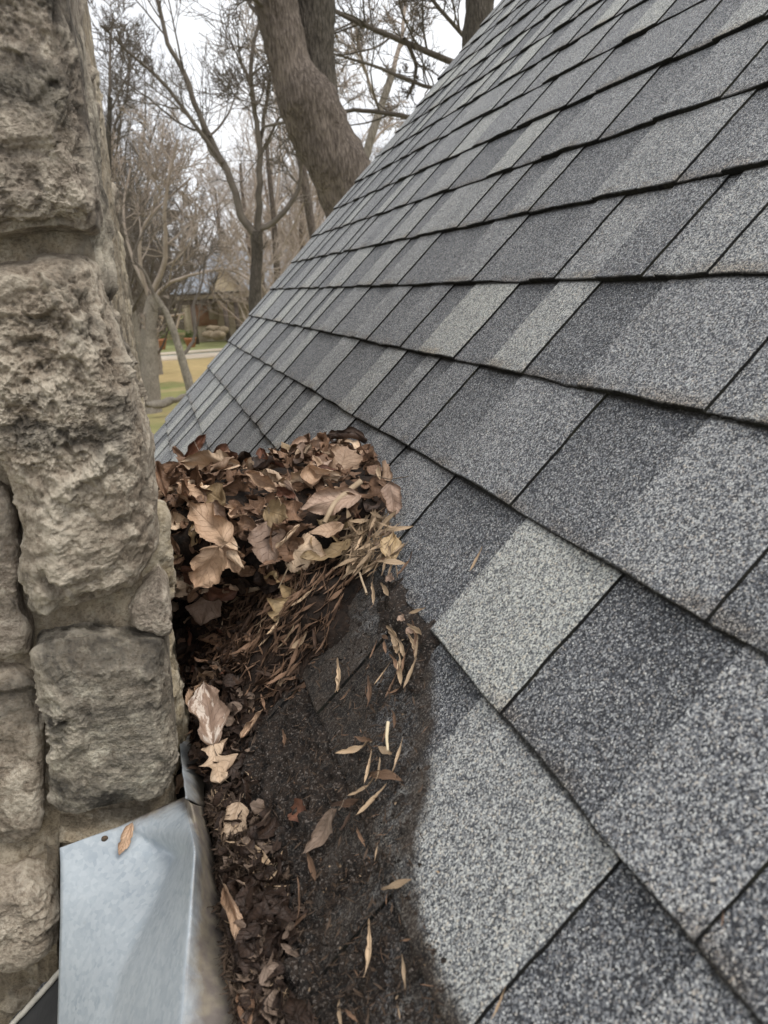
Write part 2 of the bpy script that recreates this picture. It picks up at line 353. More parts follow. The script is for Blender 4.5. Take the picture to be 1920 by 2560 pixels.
# boundaries seen in the photo, far to near: (kind, px, py, tone of the piece on the near side); J = raised tab ends, B = slot ends
SEG = {
 -1: [('J', 975, 2225, .3), ('B', 1060, 2420, .5)],
 0: [('J', 967, 1579, .32), ('B', 1195, 1743, .68), ('J', 1534, 2153, .25), ('B', 1700, 2420, .42)],
 1: [('J', 760, 970, .35), ('B', 783, 985, .7), ('J', 803, 994, .3), ('B', 850, 1020, .55), ('J', 886, 1042, .3), ('B', 925, 1070, .45),
     ('J', 1005, 1118, .42), ('B', 1022, 1130, .5), ('J', 1131, 1187, .26), ('B', 1309, 1295, .80), ('J', 1544, 1437, .22), ('B', 1487, 2050, .47), ('J', 1915, 2163, .25)],
 2: [('J', 792, 831, .33), ('B', 853, 843, .6), ('J', 895, 851, .35), ('B', 969, 865, .68), ('J', 1013, 876, .3), ('B', 1063, 889, .56), ('J', 1096, 892, .36),
     ('B', 1130, 905, .42), ('J', 1188, 918, .3), ('B', 1290, 948, .43), ('J', 1504, 986, .25), ('B', 1757, 1050, .5), ('J', 1920, 1368, .33)],
 3: [('J', 792, 726, .3), ('B', 803, 726, .6), ('J', 825, 726, .3), ('B', 836, 726, .75), ('J', 854, 724, .35), ('B', 880, 722, .55), ('J', 921, 719, .4),
     ('B', 980, 717, .52), ('J', 1029, 713, .36), ('B', 1075, 715, .42), ('J', 1130, 710, .36), ('B', 1179, 717, .80), ('J', 1295, 704, .28), ('B', 1389, 706, .72),
     ('J', 1497, 699, .22), ('B', 1662, 700, .5), ('J', 1920, 840, .42)],
 4: [('J', 865, 634, .3), ('B', 890, 628, .7), ('J', 930, 621, .3), ('B', 973, 616, .65), ('J', 1020, 599, .3), ('B', 1045, 595, .56), ('J', 1103, 578, .34),
     ('B', 1237, 547, .52), ('J', 1317, 536, .36), ('B', 1486, 503, .45), ('J', 1562, 481, .56), ('B', 1631, 522, .34), ('J', 1819, 430, .42), ('B', 1850, 430, .6)],
 5: [('J', 1030, 512, .35), ('B', 1050, 505, .66), ('J', 1103, 485, .36), ('B', 1140, 470, .62), ('J', 1253, 432, .5), ('B', 1280, 425, .54), ('J', 1327, 409, .35),
     ('B', 1395, 387, .6), ('J', 1463, 356, .32), ('B', 1640, 300, .6), ('J', 1881, 224, .38)],
 6: [('J', 1027, 445, .4), ('B', 1050, 440, .6), ('J', 1092, 416, .35), ('B', 1139, 398, .62), ('J', 1213, 360, .3), ('B', 1305, 333, .78), ('J', 1392, 282, .36),
     ('B', 1475, 246, .55), ('J', 1636, 175, .4), ('B', 1786, 112, .52), ('J', 1920, 99, .45)],
 7: [('J', 1088, 360, .4), ('B', 1110, 350, .52), ('J', 1197, 300, .78), ('B', 1260, 270, .5), ('J', 1374, 206, .5), ('B', 1388, 200, .56), ('J', 1528, 125, .44),
     ('B', 1600, 95, .5), ('J', 1799, 0, .4)],
 8: [('J', 1159, 266, .5), ('B', 1200, 240, .6), ('J', 1305, 183, .45), ('B', 1340, 160, .55), ('J', 1395, 127, .5), ('B', 1440, 105, .6), ('J', 1555, 33, .5)],
}
def build_segments(k):
    r = random.Random(100 + k * 7)
    segs = []                     # (Y0 far, Y1 near, high?, tone)
    marks = []
    if k in SEG:
        for kind, px, py, tone in SEG[k]: marks.append((yv(px, py)[0], kind, tone))
        marks.sort(key=lambda m: -m[0])
    def fill(ya, yb, start_high, tone):
        out_ = []; y = ya; hi = start_high; tn = tone
        while y > yb + .04:
            wd = r.uniform(.07, .17) if hi else r.uniform(.04, .15)
            y2 = max(yb, y - wd)
            if y2 - yb < .04: y2 = yb
            out_.append([y, y2, hi, tn]); y = y2; hi = not hi
            tn = (r.choice([.42, .5, .55, .62, .72, .8]) if hi else r.choice([.25, .32, .36, .45, .5, .6]))
        return out_
    if not marks: return fill(Y_FAR, Y_NEAR, r.random() < .5, r.uniform(.35, .7))
    segs = fill(Y_FAR, marks[0][0], True, .55)
    if segs: segs[-1][2] = (marks[0][1] == 'J')
    for i, (y, kind, tone) in enumerate(marks):
        y2 = marks[i + 1][0] if i + 1 < len(marks) else None
        if y2 is not None: segs.append([y, y2, kind == 'B', tone])
        else: segs += fill(y, Y_NEAR, kind == 'B', tone)
    return segs

# soil stain along the chimney, polygon traced over the roof then stored in roof metres (Y, v)
DIRT = np.array([yv(*q) for q in [(640, 1330), (760, 1370), (960, 1440), (1010, 1530), (1035, 1640), (1062, 1740), (1062, 1850), (1066, 1960), (1035, 2080), (1030, 2230), (1060, 2360), (1110, 2450),
                                  (1160, 2600), (1230, 2900)]] + [(.2, -.52), (1.6, -.52), (1.5, -.30)])
def poly_sd(P, poly):             # signed distance, positive inside
    a = poly; b = np.roll(poly, -1, 0); best = np.full(len(P), 1e9); inside = np.zeros(len(P), bool)
    for i in range(len(a)):
        e = b[i] - a[i]; w_ = P - a[i]; t_ = np.clip((w_ @ e) / (e @ e), 0, 1)
        best = np.minimum(best, np.linalg.norm(w_ - t_[:, None] * e, axis=1))
        c = (a[i][1] <= P[:, 1]) != (b[i][1] <= P[:, 1])
        xi = a[i][0] + (P[:, 1] - a[i][1]) * e[0] / (e[1] if abs(e[1]) > 1e-12 else 1e-12)
        inside ^= c & (P[:, 0] < xi)
    return np.where(inside, best, -best)
def sstep(x, a, b): t = np.clip((x - a) / (b - a), 0, 1); return t * t * (3 - 2 * t)

roof = empty('shingled_roof', (0, 0, 0), 'steep grey asphalt shingle roof rising to the right of the stone chimney', 'roof')
HI, LO, DROP = .0027, -.0002, .0064
Vs, Fs, MI, TN, DT, ED = [], [], [], [], [], []; nv = 0
RM = []
def put(V, F, mi, tn, dt, ed=None, rm=None):
    global nv
    Vs.append(V); Fs.append(F + nv); MI.append(np.full(len(F), mi)); TN.append(tn); DT.append(dt); ED.append(np.zeros(len(V)) if ed is None else ed); RM.append(np.zeros(len(V)) if rm is None else rm); nv += len(V)
for k in range(-5, 19):
    v0, v1 = VK[k], VK[k + 1] + .013
    for (ya, yb, hi, tone) in build_segments(k):
        L = ya - yb
        if L < .004: continue
        mid = (ya + yb) / 2
        step = .0035 if mid < 1.3 else .006 if mid < 2 else .012
        if mid < 0: step = .02
        nc = max(3, int(L / step) + 1); nr = 18 if (mid < 1.6 and k < 6) else 10
        ys = np.linspace(ya - .0002, yb + .0002, nc); t = np.unique(np.concatenate([np.linspace(0, 1, nr - 4) ** 1.15, [.008, .018, .875, .915]])); nr = len(t)
        YY, TT = np.meshgrid(ys, t); YY = YY.ravel(); TT = TT.ravel()
        h0 = HI if hi else LO
        vv = v0 + TT * (v1 - v0)
        q = np.stack([YY * 9, np.full_like(YY, k * 3.3), np.zeros_like(YY)], 1)
        lift = .0006 + perlin(q) * .0018 + perlin(q * 3.1 + 9) * .0007
        jag = perlin(np.stack([YY * 420, np.full_like(YY, k * 2.5), TT * 0], 1)) * .0008 + perlin(np.stack([YY * 220, np.full_like(YY, k * 5.5), TT * 0], 1)) * .0009 + perlin(q * 2.2 + 4) * .0016
        vv = vv + np.where(TT < .001, jag, 0) + (perlin(q + 3) * .0025) * (1 - TT)
        hh = h0 + (1 - TT) * lift - DROP * TT
        hh += perlin(np.stack([YY * 14, vv * 14, np.full_like(YY, k)], 1)) * .0009
        hh = hh - np.where(TT < .001, .0010, 0)
        wa = perlin(np.stack([np.full_like(YY, ya * 31), vv * 75, vv * 0], 1)) * .0011; wb = perlin(np.stack([np.full_like(YY, yb * 31), vv * 75, vv * 0], 1)) * .0011
        ff = (ya - YY) / L; YW = YY + wa * (1 - ff) + wb * ff
        P = N_IN * HC + np.stack([0 * YY, YW, 0 * YY], 1) + D2 * vv[:, None] + N_OUT * hh[:, None]
        tn = np.full(len(YY), tone)
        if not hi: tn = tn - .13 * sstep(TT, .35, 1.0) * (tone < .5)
        tn = tn + .05 * perlin(np.stack([YY * 5, vv * 5, np.full_like(YY, k * 2.0)], 1))
        sdd = poly_sd(np.stack([YY, vv], 1), DIRT) + .010 * fbm(np.stack([YY, vv, YY * 0], 1), 24, 3); dt = sstep(sdd, -.022, .008) * (.68 + .20 * np.exp(-((sdd - .006) / .012) ** 2) + .32 * sstep(sdd, .03, .10)) if mid < 2 and k < 3 else np.zeros_like(YY)
        if mid > 1.4 and k <= 1: pass
        ed = np.maximum(1.0 * (TT < .004), .75 * sstep(vv, VK[k + 1] - (.0065 if mid < .9 else .0045), VK[k + 1] - .0008))  # dark cut edge; strip below the next butt paints its shadow line
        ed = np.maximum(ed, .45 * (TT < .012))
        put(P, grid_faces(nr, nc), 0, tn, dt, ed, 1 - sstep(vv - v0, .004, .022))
        # butt wall (down-slope edge)
        top = P[:nc]; n_ = nc
        bot = top - N_OUT * .0092 + D2 * .0012
        midl = top - N_OUT * .0045 - D2 * (.0008 * perlin(np.stack([ys * 300, ys * 0 + k, ys * 0], 1)))[:, None]
        put(np.vstack([bot, midl, top]), grid_faces(3, nc), 1, np.full(3 * nc, .2), np.tile(dt[:nc], 3))
        # side walls of a raised tab
        if hi:
            for col_ in (0, nc - 1):
                e = P[col_::nc]; e2 = e - N_OUT * .0042
                put(np.vstack([e, e2]), grid_faces(2, nr), 1, np.full(2 * nr, .2), np.zeros(2 * nr))
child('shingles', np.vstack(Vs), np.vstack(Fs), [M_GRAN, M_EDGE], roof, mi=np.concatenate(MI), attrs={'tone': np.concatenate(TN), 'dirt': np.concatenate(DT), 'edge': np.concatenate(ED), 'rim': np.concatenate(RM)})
# roof deck below and rake board at the far end
def slab(y0, y1, v0, v1, h0, h1):
    V = np.array([roof_pt(y, v, h) for h in (h0, h1) for v in (v0, v1) for y in (y0, y1)])
    return V, np.array([(0, 2, 3, 1), (4, 5, 7, 6), (0, 1, 5, 4), (2, 6, 7, 3), (0, 4, 6, 2), (1, 3, 7, 5)])
V, F = slab(Y_NEAR, Y_FAR - .02, VK[-5] + .01, VK[19], -.045, -.0125)
child('roof_deck', V, F, mat_simple('roof deck wood', (.05, .04, .03), (.09, .07, .05), 8), roof, smooth=False)
V, F = slab(Y_FAR - .019, Y_FAR + .004, VK[-5], VK[19], -.16, -.0135)
child('rake_board', V, F, mat_simple('grey painted board', (.30, .30, .29), (.36, .36, .35), 8), roof, smooth=False)

# ------------------------------------------------------------------ stone chimney
chim = empty('stone_chimney', (-.3, 1.4, -.95), 'rough tan and grey limestone chimney standing left of the shingle roof', 'chimney')
Y_FRONT = 0.775
def stone(outline3, axis, depth, bulge, mat, seed, amp=1.0, nth=260, nr=90, sharp=.80, tool=0.0, big=.34):
    """outline3: world points round the face; axis 'Y' faces the camera (-Y), 'X' faces +X. depth = length behind the face."""
    O = np.array(outline3)
    if axis == 'Y': A = O[:, [0, 2]]; base = O[:, 1].mean()
    else: A = O[:, [1, 2]]; base = O[:, 0].mean()
    c = A.mean(0)
    # dense closed resample, smoothed
    d = np.linalg.norm(np.roll(A, -1, 0) - A, axis=1); s = np.concatenate([[0], np.cumsum(d)])
    Ac = np.vstack([A, A[:1]]); q = np.linspace(0, s[-1], 600, endpoint=False)
    B = np.stack([np.interp(q, s, Ac[:, i]) for i in (0, 1)], 1)
    kn = 6
    B = sum(np.roll(B, i, 0) for i in range(-kn, kn + 1)) / (2 * kn + 1)
    th = np.arctan2(B[:, 1] - c[1], B[:, 0] - c[0]); rr = np.linalg.norm(B - c, axis=1)
    o = np.argsort(th); th, rr = th[o], rr[o]
    TH = np.linspace(-PI, PI, nth, endpoint=False)
    RR = np.interp(TH, np.concatenate([th - 2 * PI, th, th + 2 * PI]), np.tile(rr, 3))
    size = RR.mean()
    # profile: centre of face -> rim -> back (rho, y)
    nf = int(nr * .68); nb = nr - nf
    rho = np.linspace(0.0, 1, nf) ** .85
    pf = np.stack([rho * .965, -bulge * (1 - rho ** 5) - .010 * (1 - rho ** 12)], 1)
    tb = np.linspace(0, 1, nb + 1)[1:]
    pb = np.stack([.965 + .035 * np.sin(np.clip(tb * 4, 0, 1) * PI / 2) - .10 * np.clip(tb - .5, 0, 1), .014 * np.clip(tb * 6, 0, 1) + depth * tb ** 1.5], 1)
    pr = np.vstack([pf, pb])
    X_ = c[0] + np.outer(pr[:, 0], RR * np.cos(TH)); Z_ = c[1] + np.outer(pr[:, 0], RR * np.sin(TH))
    Yd = np.repeat(pr[:, 1:2], nth, 1)
    if axis == 'Y':
        P = np.stack([X_, base + Yd, Z_], -1).reshape(-1, 3)
    else:
        P = np.stack([base - Yd, X_, Z_], -1).reshape(-1, 3)
    # outward normals from the smooth form
    G = P.reshape(len(pr), nth, 3)
    du = np.gradient(G, axis=0); dv = (np.roll(G, -1, 1) - np.roll(G, 1, 1))
    Nn = np.cross(du, dv); ln = np.linalg.norm(Nn, axis=2, keepdims=True); Nn = Nn / np.maximum(ln, 1e-9)
    fdir = np.array([0, -1.0, 0]) if axis == 'Y' else np.array([1.0, 0, 0])
    if (Nn[2] @ fdir).mean() < 0: Nn = -Nn
    Nn[0] = fdir; Nn = Nn.reshape(-1, 3)
    S = P + seed * 17.3
    lo_ = fbm(S, 6.0, 2) * .007
    pk = np.clip(fbm(S + 21, 7.0, 2) * 1.6 + .45, .15, 1.0)      # rough and smoother areas
    md = (fbm(S, 15.0, 2, .5, True) * .0016 + fbm(S + 4, 26.0, 3, .55) * .0040) * pk
    # broken facets: quantised noise gives ledges
    led = facets(S, .060, seed, .50, .10) * big + facets(S + 3, .024, seed + 1, .55, .12) * .50 * (.3 + .7 * pk) + facets(S + 5, .010, seed + 2, .6, .15) * .36 * pk
    hi_ = (fbm(S, 90.0, 3, .6) * .0016 + fbm(S + 7, 240., 3, .65) * .0011) * (.5 + .8 * pk)
    if tool:
        tv = S @ np.array([1.0, 0.3, .85]) * 60; rm = perlin(S * np.array([22., 22, 70]))
        hi_ = hi_ + tool * .003 * np.maximum(0, perlin(np.stack([tv, S[:, 0] * 6, S[:, 2] * 6], 1))) * (rm > .0)
    disp = (lo_ + md + led + hi_) * amp
    edge = np.repeat(pr[:, 0], nth); lim = np.where(edge > .955, .38, 1.0)
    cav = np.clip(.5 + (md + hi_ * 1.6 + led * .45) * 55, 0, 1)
    P = P + Nn * (disp * lim)[:, None]
    F = grid_faces(len(pr), nth, wrap=True)
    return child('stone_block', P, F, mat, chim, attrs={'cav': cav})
def tr(pts, Y=Y_FRONT, dx=2): return [at_Y(x - (dx if x > 120 else 0), y, Y) for x, y in pts]
stone(tr([(-170, -260), (162, -260), (180, 0), (194, 70), (205, 150), (218, 260), (234, 380), (250, 500), (254, 570), (238, 586), (150, 580), (90, 586), (0, 592), (-100, 600), (-180, 560)]),
      'Y', .16, .014, M_ST[1], 1.3, 1.2, 460, 200, tool=.6, big=.26)
stone(tr([(-120, 700), (-60, 655), (0, 650), (30, 643), (60, 655), (100, 640), (150, 632), (190, 630), (215, 640), (236, 672), (250, 712), (268, 770), (308, 880), (342, 1000), (362, 1060), (378, 1130),
          (392, 1250), (394, 1390), (375, 1425), (345, 1470), (290, 1508), (200, 1530), (110, 1545), (68, 1510), (50, 1450), (55, 1350), (40, 1240), (10, 1180), (-60, 1120), (-120, 1000)]),
      'Y', .15, .020, M_ST[0], 2.9, 1.35, 520, 240, tool=1.0)
stone(tr([(92, 1604), (150, 1592), (240, 1588), (330, 1592), (415, 1588), (430, 1650), (436, 1750), (446, 1850), (434, 1950), (408, 1985), (350, 2008), (270, 2026), (190, 2036), (135, 2030), (122, 1980),
          (126, 1850), (120, 1740), (100, 1680)]), 'Y', .14, .012, M_ST[2], 4.9, 1.05, 460, 200, big=.22)
stone(tr([(-260, 1200), (-30, 1185), (20, 1215), (38, 1280), (52, 1350), (44, 1440), (60, 1520), (88, 1570), (80, 1640), (20, 1650), (-260, 1640)], .785), 'Y', .12, .002, M_ST[1], 6.1, .8, 260, 100)
stone(tr([(-300, 1668), (40, 1662), (96, 1700), (112, 1780), (112, 1990), (100, 2090), (40, 2120), (-60, 2110), (-300, 2120)], .787), 'Y', .12, .002, M_ST[0], 7.7, .7, 300, 110)
stone(tr([(-200, 2215), (-60, 2185), (20, 2190), (60, 2175), (110, 2190), (148, 2225), (157, 2290), (140, 2345), (100, 2385), (40, 2402), (-60, 2400), (-200, 2400)], .770), 'Y', .12, .020, M_ST[0], 8.6, .9, 260, 100)
stone(tr([(-420, -200), (-190, -230), (-200, 200), (-190, 580), (-430, 590)]), 'Y', .12, .01, M_ST[2], 9.2, .9, 160, 60)
stone(tr([(-430, 640), (-150, 650), (-140, 900), (-130, 1150), (-430, 1160)]), 'Y', .12, .01, M_ST[1], 10.2, .9, 160, 60)
# small stone tucked between the large one and the one under it, at the corner
stone(tr([(340, 1492), (400, 1445), (422, 1480), (432, 1540), (428, 1578), (370, 1580), (330, 1565), (318, 1520)], .79), 'Y', .10, .004, M_ST[1], 11.4, .55, 160, 60)
# stones of the face towards the roof, seen edge-on
def side_out(y0, y1, z0, z1, x, sd):
    r = random.Random(sd); j = lambda a: a + r.uniform(-.012, .012); ps = []
    for a, b in ((y0, z0), (.5 * (y0 + y1), z0), (y1, z0), (y1, .5 * (z0 + z1)), (y1, z1), (.5 * (y0 + y1), z1), (y0, z1), (y0, .5 * (z0 + z1))): ps.append((x, j(a), j(b)))
    return ps
rows = [(-.62, -.47), (-.455, -.31), (-.295, -.205), (-.19, -.07), (-.055, -.005), (.01, .155), (.17, .26), (.275, .44), (.455, .6)]
for i, (z0, z1) in enumerate(rows):
    r = random.Random(40 + i); y = .905 + r.uniform(0, .05)
    while y < 2.15:
        wd = r.uniform(.17, .36); y1 = min(2.2, y + wd)
        if 2.2 - y1 < .12: y1 = 2.2
        stone(side_out(y + .008, y1 - .008, z0 + .006, z1 - .006, -.086 + .026 * (y - .9) / 1.0 + r.uniform(-.006, .006), i * 31 + int(y * 100)), 'X', .10, .006, M_ST[r.choice([0, 3, 3, 3])], 12 + i * 1.7 + y, .85,
              150 if y < 1.3 else 100, 56 if y < 1.3 else 40)
        y = y1
stone([(-.047, .82, -.02), (-.047, .90, -.01), (-.047, .93, .10), (-.047, .90, .26), (-.047, .82, .28), (-.047, .80, .12)], 'X', .06, .010, M_ST[2], 31.0, .8, 160, 60)
stone([(-.040, .83, -.56), (-.038, .97, -.565), (-.036, 1.10, -.55), (-.036, 1.12, -.45), (-.037, 1.10, -.36), (-.038, .96, -.345), (-.040, .83, -.35), (-.041, .82, -.45)], 'X', .06, .006, M_ST[3], 35.0, .8, 200, 70)
stone([(-.025, .84, -.34), (-.025, .90, -.345), (-.025, .90, -.27), (-.025, .88, -.22), (-.025, .84, -.22)], 'X', .05, .006, M_ST[3], 33.0, .7, 120, 50)
# mortar: one sheet round the corner
def mortar():
    xs = np.concatenate([np.linspace(-.75, -.25, 40), np.linspace(-.247, -.065, 90)])
    path = [(x, .799) for x in xs] + [(-.065 + .022 * math.sin(a), .821 - .022 * math.cos(a)) for a in np.linspace(.1, PI / 2, 10)]
    path += [(-.043, y) for y in np.linspace(.83, 1.1, 60)] + [(-.043, y) for y in np.linspace(1.11, 2.19, 90)]
    path += [(-.06, 2.2), (-.75, 2.2)]
    path = np.array(path); tg = np.gradient(path, axis=0); tg /= np.linalg.norm(tg, axis=1)[:, None]; nn = np.stack([tg[:, 1], -tg[:, 0]], 1)
    zs = np.concatenate([np.linspace(-1.35, -.62, 60), np.linspace(-.615, .30, 300), np.linspace(.31, .75, 40)])
    P = np.zeros((len(zs), len(path), 3)); P[..., 0] = path[:, 0]; P[..., 1] = path[:, 1]; P[..., 2] = zs[:, None]
    Q = P.reshape(-1, 3); d = fbm(Q, 14, 3) * .005 + fbm(Q, 60, 4, .6) * .0026 + fbm(Q, 230, 2, .6) * .001
    NN = np.zeros_like(P); NN[..., 0] = nn[:, 0]; NN[..., 1] = nn[:, 1]
    Q = Q + NN.reshape(-1, 3) * d[:, None]
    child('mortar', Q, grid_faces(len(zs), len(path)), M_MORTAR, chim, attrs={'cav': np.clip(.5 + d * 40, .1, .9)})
mortar()
# sloping mortar skirt under the lowest stones, on which the flashing is tucked
def skirt():
    nx, nz = 150, 90
    P = np.zeros((nz, nx, 3))
    for i, t in enumerate(np.linspace(0, 1, nz)):
        for j, s in enumerate(np.linspace(0, 1, nx)):
            px = -160 + s * 625; top = at_Y(px, 2035 - 25 * s, .802); lowpx = 2490 if px < 150 else 2490 - (px - 150) * 1.25
            bot = at_Y(px, 2130 if px > 150 else 2520, .768 if px > 150 else .80)
            P[i, j] = top * (1 - t) + bot * t
            P[i, j, 1] -= .020 * math.sin(PI * min(1, t * 1.15)) * (1 if px > 120 else .6)
    Q = P.reshape(-1, 3); d = fbm(Q + 3, 12, 3) * .009 + fbm(Q, 45, 4, .6) * .0042 + fbm(Q, 200, 2) * .001
    Q = Q + np.array([0, -1.0, .2]) * d[:, None]
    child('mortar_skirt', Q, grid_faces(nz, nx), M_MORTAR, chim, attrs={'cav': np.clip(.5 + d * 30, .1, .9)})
skirt()

# galvanised flashing: sheet running from the chimney corner towards the camera, folded down to the roof
def flashing():
    # rows run away from the chimney towards the camera; columns: left edge, middle, arris, side, hem on the roof
    R3 = on_roof
    rowsp = [
      [at_Y(150, 2118, .760), at_Y(300, 2066, .758), at_Y(462, 1992, .760), R3(476, 2010, .050), R3(510, 2020, .006)],
      [at_Y(152, 2160, .748), at_Y(440, 2140, .712), R3(488, 2128, .062), R3(512, 2135, .030), R3(536, 2150, .004)],
      [at_Y(152, 2290, .715), at_Y(372, 2290, .648), R3(476, 2290, .050), R3(516, 2290, .026), R3(558, 2290, .004)],
      [at_Y(148, 2430, .680), at_Y(305, 2430, .612), R3(464, 2430, .046), R3(524, 2430, .024), R3(584, 2440, .004)],
      [at_Y(144, 2570, .645), at_Y(275, 2570, .575), R3(454, 2570, .044), R3(530, 2570, .022), R3(608, 2580, .004)],
      [at_Y(138, 2900, .575), at_Y(220, 2900, .520), R3(430, 2900, .044), R3(560, 2900, .022), R3(672, 2950, .004)],
    ]
    A = np.array(rowsp); nr0, nc0 = A.shape[:2]
    def interp(A, n, axis):
        s = np.linspace(0, A.shape[axis] - 1, n); i = np.clip(s.astype(int), 0, A.shape[axis] - 2); f = s - i
        f = f.reshape([-1 if a == axis else 1 for a in range(3)])
        return np.take(A, i, axis) * (1 - f) + np.take(A, i + 1, axis) * f
    G = interp(interp(A, 121, 0), 97, 1)
    # soften along the rows only
    for _ in range(8): G[1:-1] = (G[:-2] + 2 * G[1:-1] + G[2:]) / 4
    for _ in range(2): G[:, 1:-1] = (G[:, :-2] + 2 * G[:, 1:-1] + G[:, 2:]) / 4
    for _ in range(30): G[:, 52:-1] = (G[:, 51:-2] + 2 * G[:, 52:-1] + G[:, 53:]) / 4
    r_ = np.linspace(0, 1, 121)[:, None]; c_ = np.linspace(0, 1, 97)[None, :]
    # shallow diagonal crease of the panel
    Q = G.reshape(-1, 3); Q = Q + np.array([0, -1, 0]) * (fbm(Q, 9, 2) * .0024 + fbm(Q, 30, 2) * .0005)[:, None]
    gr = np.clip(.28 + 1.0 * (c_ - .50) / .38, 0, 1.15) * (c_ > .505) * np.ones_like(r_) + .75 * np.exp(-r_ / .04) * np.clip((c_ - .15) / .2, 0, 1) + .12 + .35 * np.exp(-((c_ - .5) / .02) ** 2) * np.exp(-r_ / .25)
    n = len(Q); F = grid_faces(121, 97)
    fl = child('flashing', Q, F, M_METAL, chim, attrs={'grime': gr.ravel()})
    md = fl.modifiers.new('thick', 'SOLIDIFY'); md.thickness = .0012; md.offset = 0
    # strip going on up along the roof side of the chimney, behind the debris
    st = [((466, 1996), (512, 2022), .046), ((460, 1950), (512, 1955), .040), ((450, 1883), (500, 1890), .036), ((445, 1800), (484, 1806), .032), ((438, 1735), (466, 1742), .028), ((431, 1650), (446, 1660), .024), ((427, 1560), (438, 1570), .022)]
    a = np.array([[on_roof(*p, lf), on_roof((p[0] + q_[0]) / 2 + 2, (p[1] + q_[1]) / 2, lf * .55), on_roof(*q_, .004)] for p, q_, lf in st])
    G = interp(interp(a, 61, 0), 15, 1)
    for _ in range(4): G[1:-1] = (G[:-2] + 2 * G[1:-1] + G[2:]) / 4
    Q = G.reshape(-1, 3); Q = Q + N_OUT * (fbm(Q, 25, 2) * .002)[:, None]
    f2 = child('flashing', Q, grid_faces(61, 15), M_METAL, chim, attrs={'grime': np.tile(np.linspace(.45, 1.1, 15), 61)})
    md = f2.modifiers.new('thick', 'SOLIDIFY'); md.thickness = .0012; md.offset = 0
    c = at_Y(262, 2096, .752); th = np.linspace(0, 2 * PI, 14, endpoint=False)
    V = np.array([[(c[0] + rr_ * math.cos(t), c[1] - dd, c[2] + rr_ * math.sin(t)) for t in th] for rr_, dd in ((.0036, 0), (.0034, .0015), (.002, .0026), (.0001, .0028))]).reshape(-1, 3)
    child('nail_head', V, grid_faces(4, 14, wrap=True), mat_simple('rusty nail', (.05, .04, .03), (.12, .08, .05), 200, .7), chim)
flashing()
def roof_poly(pts, lift): return np.array([on_roof(x, y, lift) for x, y in pts])
V = roof_poly([(20, 2575), (156, 2425), (230, 2420), (230, 3000), (-60, 3000), (-60, 2660)], .010); V = np.vstack([V, V - N_OUT * .004])
child('drip_edge', V, [(0, 1, 2, 3, 4, 5)] + [(i, (i + 1) % 6, (i + 1) % 6 + 6, i + 6) for i in range(6)], mat_simple('charcoal painted metal', (.030, .031, .033), (.045, .046, .048), 20, .6, .001), chim, smooth=False)
P = np.array([on_roof(x, y, .014) for x, y in ((-60, 2660), (20, 2572), (90, 2497), (156, 2422))]); t_ = np.linspace(0, 3, 40); P = np.stack([np.interp(t_, range(4), P[:, i]) for i in range(3)], 1)
_bead = P
# exec-marker: debris

# ------------------------------------------------------------------ debris: surfaces
Z_TOP = -.257
def smooth_profile(pts, n):
    pts = np.array(pts); d = np.concatenate([[0], np.cumsum(np.linalg.norm(np.diff(pts, axis=0), axis=1))])
    q = np.linspace(0, d[-1], n); P = np.stack([np.interp(q, d, pts[:, i]) for i in (0, 1)], 1)
    for _ in range(3): P[1:-1] = (P[:-2] + 2 * P[1:-1] + P[2:]) / 4
    return P
def roof_Z(X): return 1.0316 * X - .5374
def pile_core():
    nx, ns = 90, 110; G = np.zeros((nx, ns, 3))
    for i, X in enumerate(np.linspace(-.045, .285, nx)):
        t = (X + .045) / .33
        zt = Z_TOP + .004 * math.sin(9 * t) + .012 * t - .014 * max(0, 1 - t * 5)
        yf = .905 - .035 * t + .01 * math.sin(7 * t + 1) + .03 * max(0, 1 - 4 * t)
        prof = [(1.30, zt - .10), (1.22, zt - .012), (1.08, zt), (yf + .08, zt - .005), (yf + .015, zt - .022), (yf, zt - .05), (yf + .01, zt - .085), (yf + .06, zt - .108),
                (yf + .13, zt - .135), (yf + .12, zt - .18), (yf + .05, zt - .25), (yf + .0, zt - .33)]
        P = smooth_profile(prof, ns)
        G[i, :, 0] = X; G[i, :, 1] = P[:, 0]; G[i, :, 2] = P[:, 1]
    Q = G.reshape(-1, 3); d = fbm(Q, 16, 3) * .011 + fbm(Q, 70, 3) * .004
    Q = Q + np.array([0, -.7, .6]) * d[:, None]
    return Q, grid_faces(nx, ns)
def mat_sheet(poly_px, thick, soft, seed, dy=.004, amp=1.0, lift=.004, ragged=.018):
    poly = np.array([yv(*q) for q in poly_px]); lo, hi = poly.min(0) - .01, poly.max(0) + .01
    ys = np.arange(lo[0], hi[0], dy); vs = np.arange(lo[1], hi[1], dy); YY, VV = np.meshgrid(ys, vs); yy, v_ = YY.ravel(), VV.ravel()
    q3 = np.stack([yy, v_, np.full_like(yy, seed)], 1)
    sd = poly_sd(np.stack([yy, v_], 1), poly) + fbm(q3, 22, 3) * ragged
    h = thick * sstep(sd, -.002, soft) + sstep(sd, -.004, .01) * (fbm(q3, 45, 3) * .005 + fbm(q3, 160, 3) * .0022) * amp
    h = np.where(sd > -.004, h + lift, -.012)
    P = N_IN * HC + np.stack([0 * yy, yy, 0 * yy], 1) + D2 * v_[:, None] + N_OUT * h[:, None]
    F = grid_faces(len(vs), len(ys)); keep = (sd > -.012)[F].any(1)
    return P, F[keep], poly
coreV, coreF = pile_core()
